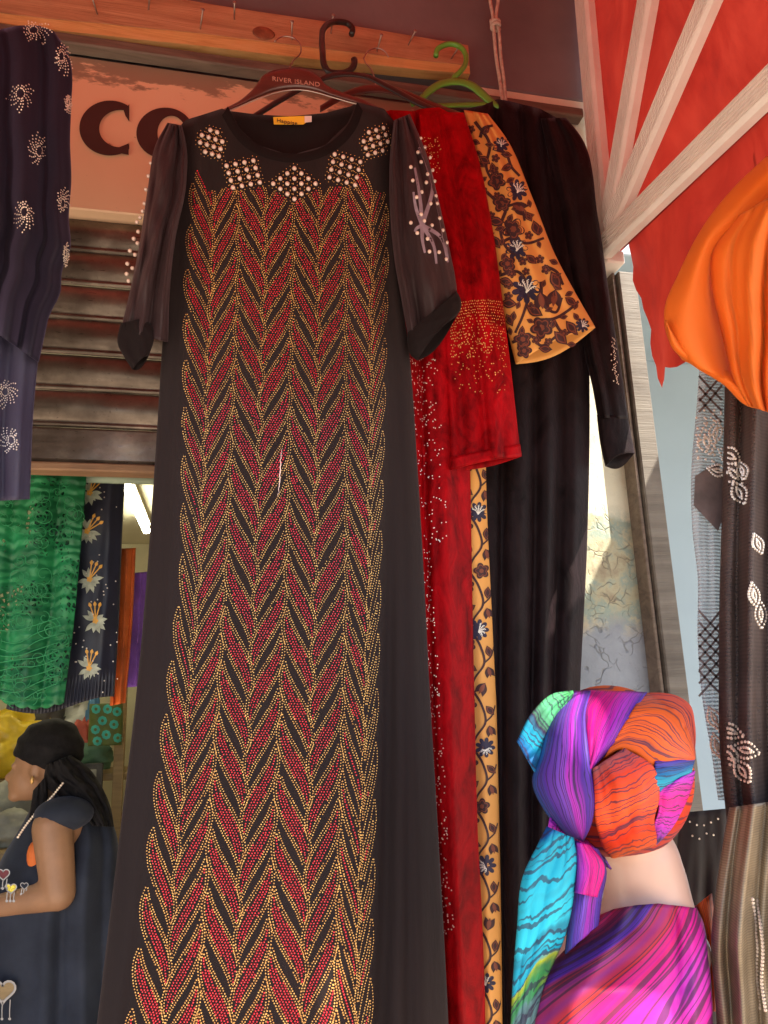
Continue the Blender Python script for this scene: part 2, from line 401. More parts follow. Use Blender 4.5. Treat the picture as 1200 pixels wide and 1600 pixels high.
M['green_goods'] = simple('green_goods', (.08, .17, .10), .5, var=.4, vs=10)
M['grey_goods'] = simple('grey_goods', (.28, .27, .22), .6, var=.3, vs=10)
M['red_goods'] = simple('red_goods', (.4, .07, .04), .6, var=.3, vs=10)
M['blue_goods'] = simple('blue_goods', (.07, .2, .36), .6, var=.3, vs=10)
M['teal_disc'] = simple('teal_print', (.05, .42, .36), .6, var=.2, vs=30)
M['olive_print'] = simple('olive_print', (.10, .13, .03), .6, var=.2, vs=30)
em, et, eb = newmat('lit_tube'); eb.inputs['Emission Color'].default_value = (1, .97, .72, 1); eb.inputs['Emission Strength'].default_value = 9; eb.inputs['Base Color'].default_value = (.8, .8, .7, 1)
M['lamp'] = em

def stripes(name, stops, swap=False, lines=38, warp=.045, line_col=(.03, .02, .05), line_amt=.75, skew=0.):
    """silky streaked print running along the cloth; colour bands across it"""
    m, t, b = newmat(name)
    tc = t.nodes.new('ShaderNodeTexCoord'); sp = t.nodes.new('ShaderNodeSeparateXYZ'); link(t, tc.outputs['UV'], sp.inputs[0])
    u, v = (sp.outputs[1], sp.outputs[0]) if swap else (sp.outputs[0], sp.outputs[1])
    if skew: u = math_node(t, 'ADD', u, math_node(t, 'MULTIPLY', v, skew))
    cb = t.nodes.new('ShaderNodeCombineXYZ'); link(t, math_node(t, 'MULTIPLY', u, 1.3), cb.inputs[0]); link(t, math_node(t, 'MULTIPLY', v, 1.1), cb.inputs[1])
    big = noise_node(t, cb.outputs[0], 2.2, 3)
    uu = math_node(t, 'ADD', u, math_node(t, 'MULTIPLY', math_node(t, 'SUBTRACT', big, .5), warp*4))
    cl = t.nodes.new('ShaderNodeCombineXYZ'); link(t, math_node(t, 'MULTIPLY', uu, lines*1.5), cl.inputs[0]); link(t, math_node(t, 'MULTIPLY', v, .9), cl.inputs[1])
    ln = noise_node(t, cl.outputs[0], 1., 0, .5)
    cs = t.nodes.new('ShaderNodeCombineXYZ'); link(t, math_node(t, 'MULTIPLY', uu, lines*.35), cs.inputs[0]); link(t, math_node(t, 'MULTIPLY', v, .8), cs.inputs[1])
    ls = noise_node(t, cs.outputs[0], 1., 1, .5)
    band = ramp(t, math_node(t, 'ADD', uu, math_node(t, 'MULTIPLY', math_node(t, 'SUBTRACT', ls, .5), .35)), stops)
    line = ramp(t, ln, [(.55, (0, 0, 0)), (.60, (line_amt,)*3)])
    soft = ramp(t, ls, [(.54, (0, 0, 0)), (.70, (.4,)*3)])
    c = mixc(t, soft, band, line_col); c = mixc(t, line, c, line_col)
    link(t, c, b.inputs['Base Color']); b.inputs['Roughness'].default_value = .55
    b.inputs['Specular IOR Level'].default_value = .18
    bump(t, b, noise_node(t, coords(t), 35, 3), .12, .006); return m
PK, PU, OR, RD, BL, TU, GR, YE, DK = (.62, .008, .20), (.075, .025, .26), (.62, .09, .008), (.52, .03, .008), (.008, .07, .25), (.01, .28, .40), (.04, .24, .07), (.36, .40, .02), (.035, .015, .05)
M['s_orange'] = stripes('striped_silk_orange', [(.05, (.45, .07, .04)), (.25, OR), (.6, (.85, .12, .02)), (.9, OR)], lines=30)
M['s_pink'] = stripes('striped_silk_pink', [(.0, PU), (.25, (.45, .03, .42)), (.55, PK), (.9, PK)], lines=30, line_col=(.07, .03, .13))
M['s_purple'] = stripes('striped_silk_purple', [(.0, BL), (.2, PU), (.45, (.18, .07, .5)), (.62, (.4, .03, .42)), (.85, PU)], lines=34)
M['s_green'] = stripes('striped_silk_green', [(.0, GR), (.4, (.1, .45, .2)), (.62, DK), (.75, TU), (1, BL)], lines=22, swap=True)
M['s_red'] = stripes('striped_silk_red', [(.0, (.28, .06, .06)), (.2, RD), (.55, (.8, .09, .02)), (.8, RD), (1, OR)], swap=True, lines=34, warp=.045)
M['s_blue'] = stripes('striped_silk_blue', [(.0, PU), (.3, BL), (.7, TU), (1, BL)], lines=16)
M['s_magenta'] = stripes('striped_silk_magenta', [(.0, (.4, .03, .42)), (.35, PK), (.7, (.5, .03, .45)), (1, PU)], swap=True, lines=26)
M['s_turq'] = stripes('striped_silk_turquoise', [(.0, BL), (.10, TU), (.62, (.03, .5, .62)), (.74, TU), (.80, YE), (.88, GR), (.95, (.1, .2, .2))], swap=True, lines=24, skew=.22, warp=.05)
M['s_body'] = stripes('striped_silk_body', [(.0, (.5, .02, .1)), (.22, DK), (.34, PU), (.46, RD), (.58, PK), (.74, (.55, .04, .45)), (.86, PK), (1, PU)], lines=64, skew=0, warp=.04)

def mesh_cloth(name, c, sc, opac=.55, gold=False):
    m, t, b = newmat(name); v = coords(t)
    w1 = t.nodes.new('ShaderNodeTexWave'); w1.bands_direction = 'Z'; w1.inputs['Scale'].default_value = sc; w1.inputs['Distortion'].default_value = 1.5; link(t, v, w1.inputs['Vector'])
    n = noise_node(t, v, 14, 4); b.inputs['Roughness'].default_value = .45 if gold else .7
    if gold: b.inputs['Metallic'].default_value = .35
    link(t, ramp(t, n, [(.3, tuple(x*.6 for x in c)), (.7, c)]), b.inputs['Base Color'])
    f = math_node(t, 'MULTIPLY', math_node(t, 'GREATER_THAN', w1.outputs[1], .5), 1-opac)
    f = math_node(t, 'ADD', f, (1-opac)*.35)
    return see_through(m, f)
M['grey_net'] = mesh_cloth('grey_net', (.34, .33, .34), 60, .62)
M['dark_net'] = mesh_cloth('dark_brown_net', (.075, .045, .036), 60, .86)
M['gold_net'] = mesh_cloth('gold_lame_net', (.36, .26, .16), 110, .8, True)
M['net_band'] = simple('net_band', (.11, .075, .07), .8, var=.3, vs=30)
M['black_net'] = simple('black_voile', (.03, .02, .018), .8, var=.3)

# ================================================================== GROUND, BUILDING
g = obj('ground', [(-60, -60, 0), (60, -60, 0), (60, 60, 0), (-60, 60, 0)], [[0, 1, 2, 3]], M['paving'], smooth=False); tag(g, 'grey paved ground in front of and inside the shop', 'ground', kind='structure')

PXA = float(P(1000, 800, -.045)[0]); PXB = float(P(1008, 800, -.05)[0]); PXC = float(P(1041, 800, -.055)[0])
shop = thing('shop_building', (0, 1.5, 0), 'brown plastered shop building with an open doorway below the roller shutter', 'building')
JX = .62                                                   # right jamb of the shop opening
def part_box(name, a, b, mat, parent, bev=.003): return MB().box(np.array(a, float), np.array(b, float), 0, bev).build(name, mat, parent, smooth=False)
part_box('upper_wall', (-2.6, .0, 2.99), (PXC, .2, 4.2), M['plaster'], shop)
part_box('shutter_box_wall', (-2.6, .06, 2.5), (JX, .2, 2.988), M['plaster'], shop)
part_box('painted_pier', (JX+.002, 0., 0.), (PXB, .2, 2.988), M['pillar'], shop)
part_box('end_wall', (-2.8, .0, 0.), (-1.5, .2, 2.985), M['plaster'], shop)
part_box('side_wall', (-2.8, .202, 0.), (-2.6, 3.4, 2.7), M['inner_wall'], shop)
part_box('party_wall', (.80, .202, 0.), (PXC-.01, 3.4, 2.7), M['inner_wall'], shop)
part_box('back_wall', (-2.6, 3.4, 0.), (.80, 3.55, 2.7), M['inner_wall'], shop)
part_box('ceiling', (-2.6, .202, 2.52), (.798, 3.398, 2.6), M['ceiling'], shop)
part_box('roof_slab', (-2.8, .0, 4.203), (PXC, 3.6, 4.35), M['plaster'], shop)
nb = thing('neighbour_wall', (1.9, .1, 0), 'pale blue painted wall beside the wooden post', 'wall')
part_box('wall_panel', (PXC-.008, .55, 0.), (3.0, .7, 3.6), M['blue_wall'], nb); part_box('shade_lintel', (PXC+.002, .0, 2.55), (3.0, .548, 3.6), M['blue_wall'], nb)  # panel set back and unseen block added above so the blue stays shaded

# post under the awning bracket, two faces
pz = P(985, 425, -.05)[2]
pl0 = P(947, 424, -.03)[0]; 
post = thing('timber_post', (.97, -.03, 0), 'weathered grey timber post between cream pier and pale blue wall', 'post')
pa = P(np.array([1000, 1020]), np.array([700, 1080]), -.045); pxl = float(pa[:, 0].mean())
mb = MB(); mb.box(np.array([PXA, -.045, .0]), np.array([PXB-.001, -.001, 2.468])); mb.build('dark_edge_batten', M['old_wood'], post, smooth=False)
mb = MB(); mb.box(np.array([PXB+.002, -.055, .0]), np.array([PXC, .2, 2.468])); mb.build('face_board', M['post'], post, smooth=False)

# ------------------------------------------------------------------ plank with nails
zt = float(P(700, 65, -.03)[2]); zb = float(P(400, 86, -.03)[2]); zb2 = float(P(732, 116, -.03)[2]); xr = float(P(733, 90, -.03)[0])
plank = thing('nailed_plank', (0, -.015, zb), 'reddish raw pine plank fixed across the wall, studded with nails', 'plank')
n = 60; xs = np.linspace(-1.3, xr, n); top = zt+.002*wob(xs, xs*0, 3); bot = zb+(zb2-zb)*np.clip((xs+.1)/.7, -.3, 1)+.003*wob(xs, 0*xs, 5, lo=1, hi=5)
mid = bot+.030+.010*wob(xs, 0*xs, 8, lo=.4, hi=1.6)
def strip3(name, za, zb_, y0, y1, mat, parent):
    V = np.concatenate([np.stack([xs, np.full(n, y0), za], -1), np.stack([xs, np.full(n, y0), zb_], -1), np.stack([xs, np.full(n, y1), zb_], -1), np.stack([xs, np.full(n, y1), za], -1)])
    F = [[k*n+i, k*n+i+1, ((k+1) % 4)*n+i+1, ((k+1) % 4)*n+i] for k in range(4) for i in range(n-1)]+[[0, n, 2*n, 3*n], [n-1, 4*n-1, 3*n-1, 2*n-1]]
    return obj(name, V, F, mat, parent, smooth=False)
strip3('board', top, mid+.0, -.030, -.001, M['plank'], plank)
strip3('sapwood_edge', mid-.0005, bot, -.0285, -.001, M['plank_edge'], plank)
mbk = MB(); th = np.linspace(0, 6.283, 15)[:-1]
nail_mb = MB(); nail_mb.tube([(0, .02, 0), (0, -.045, 0)], .0018, 8); nail_mb.tube([(0, -.045, 0), (0, -.0465, 0)], .0042, 10)
nail_me = mesh_data('nail', np.concatenate(nail_mb.V), nail_mb.F, M['rust_nail'])
NAILS = [(60, -12), (152, 22), (232, 15), (313, 45), (366, 30), (456, 62), (517, 52), (589, 80), (638, 70), (705, 92)]
NP = []
for i, (a, b) in enumerate(NAILS):
    q = P(a, b, -.03); NP.append(q); inst('nail', nail_me, q, plank, rot=(RNG.uniform(-.18, .1), 0, RNG.uniform(-.2, .2)))
# knot in the wood
kq = P(412, 52, -.031); MB().ball(kq, (.026, .003, .018), 14, 8).build('knot', simple('pine_knot', (.25, .085, .04), .6, var=.5, vs=40), plank)

zl0 = zb-.004; zl1 = float(P(250, 100, -.01)[2])
ledge = thing('timber_ledge', (0, -.01, zl1), 'weathered grey timber ledge under the nailed plank', 'ledge')
mb = MB(); mb.box(np.array([-1.3, -.020, zl1+.028]), np.array([.88, -.001, zb-.006])); mb.build('upper_moulding', M['old_wood'], ledge, smooth=False)
mb = MB(); mb.box(np.array([-1.3, -.034, zl1]), np.array([.885, -.001, zl1+.026])); mb.build('lower_moulding', M['old_wood'], ledge, smooth=False)

# ------------------------------------------------------------------ sign
zs0 = float(P(150, 330, .0)[2])
sign = thing('shop_sign', (0, .0, zs0), 'peach painted shop sign board with big dark letters, worn along its top', 'sign')
MB().box(np.array([-1.3, -.002, zs0]), np.array([.60, .055, zl1-.002])).build('board', M['sign'], sign, smooth=False)
def letter(outer, inner, name):
    """flat letter from outer/inner pixel outlines with equal counts, a raised cut-out 3 mm thick"""
    o = np.array(outer, float); i = np.array(inner, float); k = len(o); V = []
    for y in (-.0035, -.0021):
        V.append(P(o[:, 0], o[:, 1], y)); V.append(P(i[:, 0], i[:, 1], y))
    V = np.concatenate(V); F = []
    return V, k
def ring_letter(name, open_end, cx, cy, rx, ry, icx, icy, irx, iry, a0, a1):
    N = 48; a = np.linspace(math.radians(a0), math.radians(a1), N)
    o = np.stack([cx+rx*np.cos(a), cy+ry*np.sin(a)], -1); i = np.stack([icx+irx*np.cos(a), icy+iry*np.sin(a)], -1)
    if open_end is not None: o[:, 0] = np.minimum(o[:, 0], open_end); i[:, 0] = np.minimum(i[:, 0], open_end-.0)
    V = np.concatenate([P(q[:, 0], q[:, 1], y) for y in (-.0055, -.0021) for q in (o, i)])
    F = []
    for j in range(N-1):
        F += [[j, j+1, N+j+1, N+j], [2*N+j, 3*N+j, 3*N+j+1, 2*N+j+1], [j, 2*N+j, 2*N+j+1, j+1], [N+j, N+j+1, 3*N+j+1, 3*N+j]]
    F += [[0, N, 3*N, 2*N], [N-1, 3*N-1, 4*N-1, 2*N-1]]
    return obj(name, V, F, M['letter'], sign, smooth=False)
C1 = ring_letter('letter', 202, 172, 200, 48, 43, 188, 201, 33, 29, 47, 315)
# vertical serif spurs of the C
mb = MB()
for poly in ([(193, 172), (202, 163), (202, 190), (196, 181)], [(186, 230), (201, 224), (201, 242), (190, 240)]):
    q = np.array(poly, float); A = P(q[:, 0], q[:, 1], -.0056); B = P(q[:, 0], q[:, 1], -.0021)
    mb = MB(); mb.add(np.concatenate([A, B]), [[0, 1, 2, 3], [0, 4, 5, 1], [1, 5, 6, 2], [2, 6, 7, 3], [3, 7, 4, 0]]); mb.build('serif', M['letter'], C1, smooth=False)
ring_letter('letter', None, 258, 208, 45, 40, 268, 208, 22, 27, 0, 360)

# ------------------------------------------------------------------ roller shutter
shz = float(P(200, 729, .03)[2])
shut = thing('roller_shutter', (-.4, .035, shz), 'half raised roller shutter of brown glossy steel slats under the sign', 'shutter')
SX0, SX1 = -1.48, JX-.004
def slat(z0, h):
    k = 22; t_ = np.linspace(0, 1, k); zz = z0+t_*h
    yy = .034-.012*np.sin(np.clip((t_-.14)/.86, 0, 1)*math.pi)**.8
    yy = np.where(t_ < .14, .034-.007*np.sin(t_/.14*math.pi), yy)
    nx = 26; X = np.linspace(SX0, SX1, nx); V = []
    for j in range(k):
        for i in range(nx): V.append((X[i], yy[j]+.0012*math.sin(X[i]*9+z0*40)+.0008*math.sin(X[i]*23+z0*11), zz[j]))
    V += [(x, .058, z) for z in (z0+h, z0) for x in (SX0, SX1)]
    F = gridF(k, nx)
    return V, F
zz = shz+.078; hh = (zs0-zz)/6+.0002; i = 0
while zz < zs0+.05:
    V, F = slat(zz, hh*.985); o = obj('slat', V, F, M['shutter'], shut); zz += hh; i += 1
mb = MB(); mb.box(np.array([SX0, .018, shz+.002]), np.array([SX1, .05, shz+.074]), 0, .006); mb.build('bottom_rail', M['shutter'], shut, smooth=False)
mb = MB(); mb.box(np.array([SX0, .008, shz-.018]), np.array([SX1, .05, shz-.001])); mb.build('wooden_lip', M['lip_wood'], shut, smooth=False)

# ------------------------------------------------------------------ awning (folding quarter-round hood)
XP = float(P(955, 412, -.05)[0]); PV = PX(946, 402, XP)
hood = thing('awning_hood', (XP, 0, 2.2), 'red canvas hood awning with fanned white fluted ribs over the shopfront', 'awning')
R_H = .95; XL = -1.9
def rib_dir(px, py):
    q = PX(px, py, XP); d = q-PV; d[0] = 0; return d/np.linalg.norm(d)
RIBS = [rib_dir(911, 0), rib_dir(1017, 0), rib_dir(1121, 0), rib_dir(1200, 160)]
RW = .062
def rib(name, d, lift):
    p = np.array([0, -d[2], d[1]]); p = np.array([0., d[2], -d[1]])      # across the rib, in the end plane
    prof = []                                                        # (across, towards the inside -X)
    prof += [(-RW/2, .014), (-RW/2, -.004), (-RW/2+.006, -.010)]
    nf = 6
    for k in range(nf):
        a = -RW/2+.011+(RW-.022)*k/(nf-1); prof += [(a-.0019, -.0115), (a-.0006, -.0040), (a+.0006, -.0040), (a+.0019, -.0115)]
    prof += [(RW/2-.006, -.010), (RW/2, -.004), (RW/2, .014)]
    prof = np.array(prof); k = len(prof); mb = MB()
    for s, X in ((1, XP-lift), (-1, XL+lift)):
        V = []
        for L in (0.0, R_H):
            c = PV*np.array([0, 1, 1])+np.array([X, 0, 0])+d*L
            for a, b in prof: V.append(c+p*a+np.array([s*b, 0, 0]))
        F = [[j, (j+1) % k, k+(j+1) % k, k+j] for j in range(k)]+[list(range(k))[::-1], list(range(k, 2*k))]
        mb.add(V, F)
    c = PV*np.array([0, 1, 1])+d*(R_H-.01)
    mb.box(c+np.array([XL, -.012, -.02]), c+np.array([XP, .012, .02]))
    return mb.build(name, M['alu'], hood, smooth=False)
for j, d in enumerate(RIBS): rib('rib', d, .010*j)
# canvas: end sectors, quarter drum, hanging valance
ang = [math.atan2(d[2], -d[1]) for d in RIBS]; aa = np.linspace(math.pi/2+math.asin(-PV[1]/R_H)-.002, min(ang), 25)
def canvas():
    mb = MB()
    for X in (XP+.022, XL-.022):
        nr = 9; V = []
        for r in np.linspace(.03, R_H+.03, nr):
            for a in aa: V.append((X+.006*math.sin(a*9)*r, PV[1]-r*math.cos(a), PV[2]+r*math.sin(a)))
        mb.add(V, gridF(nr, len(aa)))
    nx = 20; V = []
    for X in np.linspace(XL-.022, XP+.022, nx):
        for a in aa: V.append((X, PV[1]-(R_H+.012-.02*abs(math.sin(a*4)))*math.cos(a), PV[2]+(R_H+.012)*math.sin(a)))
    mb.add(V, gridF(nx, len(aa)))
    return mb.build('canvas', M['canvas'], hood)
canvas()
d4 = RIBS[3]
def valance():
    mb = MB(); nl, nh = 46, 16
    hem = PX(np.array([1012, 1060, 1105]), np.array([606, 566, 532]), XP+.03)
    y0 = float(PX(984, 430, XP+.03)[1])
    ys = np.linspace(y0, PV[1]+d4[1]*R_H, nl); V = []
    zhem = float(hem[:, 2].mean())
    for j in range(nh):
        f = j/(nh-1)
        for i, y in enumerate(ys):
            ztop = PV[2]+d4[2]/d4[1]*(y-PV[1])+.06; zbot = zhem+.012*math.sin(i*.9)*(.4+.6*(i > 2))+(-.02 if i < 3 else 0)
            yy = y-(.008*math.sin(f*13)+.05*f+.005*math.sin(f*31) if i == 0 else (.006*math.sin(f*17)+.05*f*(1-i/nl)))
            V.append((XP+.03+.012*math.sin(i*.7+f*2)*f, yy, ztop+(zbot-ztop)*f))
    mb.add(V, gridF(nh, nl))
    V = []; nx = 60
    for j in range(nh):
        f = j/(nh-1)
        for i, x in enumerate(np.linspace(XL, XP+.02, nx)):
            y = PV[1]+d4[1]*(R_H+.004); ztop = PV[2]+d4[2]*R_H+.01
            V.append((x, y+.012*math.sin(i*.8)*f, ztop+(zhem-ztop)*f*.6))
    mb.add(V, gridF(nh, nx)); return mb.build('valance', M['canvas'], hood)
valance()
mb = MB(); q = PX(965, 408, XP-.055); c = PV.copy()
mb.box(np.array([XP-.03, c[1]-.05, c[2]-.045]), np.array([XP+.02, c[1]+.045, c[2]-.012]), 0, .004)
br = mb.build('bracket', M['alu'], hood, smooth=False)
for dy in (-.030, -.012):
    MB().ball((XP-.031, c[1]+dy, c[2]-.028), (.002, .005, .005), 10, 6).build('screw', M['screw'], br)

# rope
rp = thing('knotted_rope', P(775, 30, -.05), 'knotted cotton rope hanging against the brown wall beside the green hanger', 'rope')
Yr = -.045
mb = MB()
for off in (-4, 4):
    c = curve([(771+off*2.6, -60), (772+off*1.6, 0), (773+off*.6, 30), (775+off*.9, 45), (779+off*.9, 90), (784+off*.8, 125), (788+off*.6, 160)])
    q = c(np.linspace(0, 1, 60)); mb.tube(P(q[:, 0], q[:, 1], Yr+.002*np.sin(np.linspace(0, 90, 60))), .0042, 8)
mb.build('strand', M['rope'], rp)
mb = MB(); t_ = np.linspace(0, 1, 60); a = t_*6.283*2.5
c0 = P(774, 38, Yr); mb.tube(c0+np.stack([.010*np.cos(a), .009*np.sin(a), -.012+.024*t_], -1), .0045, 8); mb.build('knot', M['rope'], rp)

# ================================================================== GARMENT BUILDER
class Shell:
    """a hanging cloth tube: L(t), R(t) are its side outlines, Yf/Yb its front and back surfaces"""
    def __init__(s, L, R, Yc, T, Tb=None, fold=None, top=None, topb=None, fade=.12):
        s.L = curve(L); s.R = curve(R); s.Yc = Yc if callable(Yc) else (lambda t, v=Yc: v+0*t)
        s.T = T if callable(T) else (lambda t, v=T: v+0*t)
        s.Tb = s.T if Tb is None else (Tb if callable(Tb) else (lambda t, v=Tb: v+0*t)); s.fold = fold; s.top = top; s.topb = topb; s.fade = fade
    pw = .8; drop = 0; dt = .75
    def pix(s, u, t, back=False):
        a = s.L(t); b = s.R(t); q = a+(b-a)*u[..., None]
        tp = s.topb if back else s.top
        if tp is not None:
            y0 = np.interp(u, tp[0], tp[1]); base = (s.L(np.zeros_like(t))+(s.R(np.zeros_like(t))-s.L(np.zeros_like(t)))*u[..., None])[..., 1]
            k = np.clip(1-t/s.fade, 0, 1)**1.5; q = q.copy(); q[..., 1] += (y0-base)*k
        if s.drop:
            q = q.copy(); q[..., 1] += s.drop*(1. if back else -.55)*np.sin(np.clip(u, 0, 1)*math.pi)*np.clip((t-s.dt)/(1-s.dt), 0, 1)**2
        return q
    def Y(s, u, t, back=False):
        prof = np.sqrt(np.clip(1-(2*u-1)**2, 0, 1))**s.pw
        if back: return s.Yc(t)+s.Tb(t)*prof
        f = s.fold(u, t)*np.clip(prof*1.6, 0, 1) if s.fold else 0
        return s.Yc(t)-s.T(t)*prof+f
    def pt(s, u, t, off=0., back=False):
        u = np.asarray(u, float); t = np.asarray(t, float); u, t = np.broadcast_arrays(u, t)
        q = s.pix(u, t, back); return P(q[..., 0], q[..., 1], s.Y(u, t, back)-off)
    def at_pix(s, px, py, off=.001):
        """front surface point seen at a pixel (outlines with t rising steadily in y)"""
        if not hasattr(s, 'tt'):
            s.tt = np.linspace(0, 1, 400); s.ll = s.L(s.tt); s.rr = s.R(s.tt)
        px = np.asarray(px, float); py = np.asarray(py, float)
        xl = np.interp(py, s.ll[:, 1], s.ll[:, 0]); xr_ = np.interp(py, s.rr[:, 1], s.rr[:, 0]); u = np.clip((px-xl)/(xr_-xl), .002, .998)
        tl = np.interp(py, s.ll[:, 1], s.tt); tr = np.interp(py, s.rr[:, 1], s.tt)
        t = tl+(tr-tl)*u
        px, py, u, t = np.broadcast_arrays(px, py, u, t); tg = np.stack([px, py], -1)
        for _ in range(5):
            q = s.pix(u, t); e = 1e-3; qu = (s.pix(u+e, t)-q)/e; qt = (s.pix(u, np.clip(t+e, 0, 1))-q)/e; d = tg-q
            det = qu[..., 0]*qt[..., 1]-qu[..., 1]*qt[..., 0]; det = np.where(np.abs(det) < 1e-3, 1e-3, det)
            u = np.clip(u+(d[..., 0]*qt[..., 1]-d[..., 1]*qt[..., 0])/det, .002, .998); t = np.clip(t+(qu[..., 0]*d[..., 1]-qu[..., 1]*d[..., 0])/det, 0, 1)
        return P(px, py, s.Y(u, t)-off)
    def mesh(s, name, mat, parent, nu=40, nv=80, closed=True, solid=.0012, t0=0., t1=1.):
        u = (1-np.cos(np.linspace(0, math.pi, nu)))/2 if closed else np.linspace(0, 1, nu)
        t = np.linspace(t0, t1, nv); U, T_ = np.meshgrid(u, t); A = s.pt(U, T_)
        if closed:
            B = s.pt(U[:, ::-1][:, 1:-1], T_[:, 1:-1], back=True); G = np.concatenate([A, B], 1); UV = np.concatenate([np.stack([U, T_], -1), np.stack([U[:, ::-1][:, 1:-1], T_[:, 1:-1]], -1)], 1)
        else: G = A; UV = np.stack([U, T_], -1)
        n_ = G.shape[1]
        return obj(name, G.reshape(-1, 3), gridF(nv, n_, closed), mat, parent, uv=UV.reshape(-1, 2), solid=solid)
def folds(specs, wr=0., seed=1, wl=(1., 4.)):
    """specs: (u centre at top, u centre at bottom, width, depth at top, depth at bottom)"""
    def f(u, t):
        s = 0*u
        for (a, b, w_, d0, d1) in specs: s = s+(d0+(d1-d0)*t)*np.exp(-((u-(a+(b-a)*t))/w_)**2)
        if wr: s = s+wr*wob(u*1.5, t*1.2, seed, 7, *wl)
        return s
    return f
def dots_along(c, spacing_px, t0=0., t1=1.):
    q = c(np.linspace(0, 1, 300)); L = np.concatenate([[0], np.cumsum(np.linalg.norm(np.diff(q, axis=0), axis=1))])
    k = max(2, int(L[-1]*(t1-t0)/spacing_px)); return np.stack([np.interp(np.linspace(t0, t1, k)*L[-1], L, q[:, j]) for j in (0, 1)], -1)
def ribbon(mb, pts, w_, surf, off, mi=0):
    """a flat printed/applied line: polyline in pixels with half width(s), laid on a surface"""
    p = np.asarray(pts, float); T = np.gradient(p, axis=0); T /= np.linalg.norm(T, axis=1)[:, None]+1e-9; N = np.stack([-T[:, 1], T[:, 0]], -1)
    w_ = np.broadcast_to(np.asarray(w_, float), (len(p),))[:, None]; A = p+N*w_; B = p-N*w_; k = len(p)
    mb.add(np.concatenate([surf(A[:, 0], A[:, 1], off), surf(B[:, 0], B[:, 1], off)]), [[i, i+1, k+i+1, k+i] for i in range(k-1)], mi)
def patch(mb, pts, surf, off, mi=0):
    p = np.asarray(pts, float); c = p.mean(0); h = (p+c)/2; k = len(p); q = np.concatenate([c[None], h, p])
    F = [[0, 1+i, 1+(i+1) % k] for i in range(k)]+[[1+i, 1+k+i, 1+k+(i+1) % k, 1+(i+1) % k] for i in range(k)]
    mb.add(surf(q[:, 0], q[:, 1], off), F, mi)
pearl_mb = MB().ball((0, 0, 0), 1., 12, 8); pearl_me = mesh_data('pearl', np.concatenate(pearl_mb.V), pearl_mb.F, M['pearl'])

# ================================================================== MAIN BLACK DRESS
YM = -.26
dress = thing('black_dress', P(430, 1750, YM), 'long black dress with red and gold rhinestone leaves and pearl diamonds on a brown hanger', 'dress')
topf = ([0, .05, .21, .25, .29, .36, .51, .66, .765, .80, .92, 1.], [208, 188, 170, 176, 202, 226, 243, 228, 192, 160, 170, 205])
topb = ([0, .05, .21, .25, .36, .51, .66, .78, .80, .92, 1.], [208, 188, 170, 174, 179, 182, 177, 166, 160, 170, 205])
MF = folds([(.955, .785, .035, .012, .030), (.03, .08, .05, .008, .012), (.22, .12, .10, .0, .012), (.90, .93, .05, -.006, -.014), (.86, .70, .05, -.004, -.010), (.10, .05, .03, -.004, -.012), (.15, .20, .03, .004, .010), (.97, .88, .02, .006, .016), (.40, .38, .07, .002, .007), (.58, .56, .06, -.002, -.006)], .0042, 5, (.5, 1.9))
ML = [(272, 208), (272, 290), (264, 400), (254, 540), (244, 700), (230, 900), (214, 1080), (188, 1300), (152, 1600), (132, 1760)]
MR = [(628, 208), (622, 290), (622, 420), (640, 560), (650, 700), (662, 900), (671, 1080), (684, 1300), (700, 1600), (706, 1760)]
body = Shell(ML, MR, YM, lambda t: .022+.045*np.clip(t*3, 0, 1), .03, MF, topf, topb, .10)
body.mesh('bodice_and_skirt', M['black_jersey'], dress, 90, 150)
surf = body.at_pix
# neck band
nc = curve([(356, 167), (368, 190), (385, 213), (415, 232), (455, 241), (498, 233), (530, 212), (548, 188), (558, 160)])
mb = MB(); q = nc(np.linspace(0, 1, 50)); q2 = q+np.array([0, 13])+np.stack([-(q[:, 0]-457)*-.09, 0*q[:, 0]], -1)
A = surf(q[:, 0], q[:, 1]-1, .0015); Bm = surf((q[:, 0]+q2[:, 0])/2, (q[:, 1]+q2[:, 1])/2, .004); B = surf(q2[:, 0], q2[:, 1], .0012)
mb.add(np.concatenate([A, Bm, B]), gridF(3, 50)); mb.build('neck_band', M['black_band'], dress)
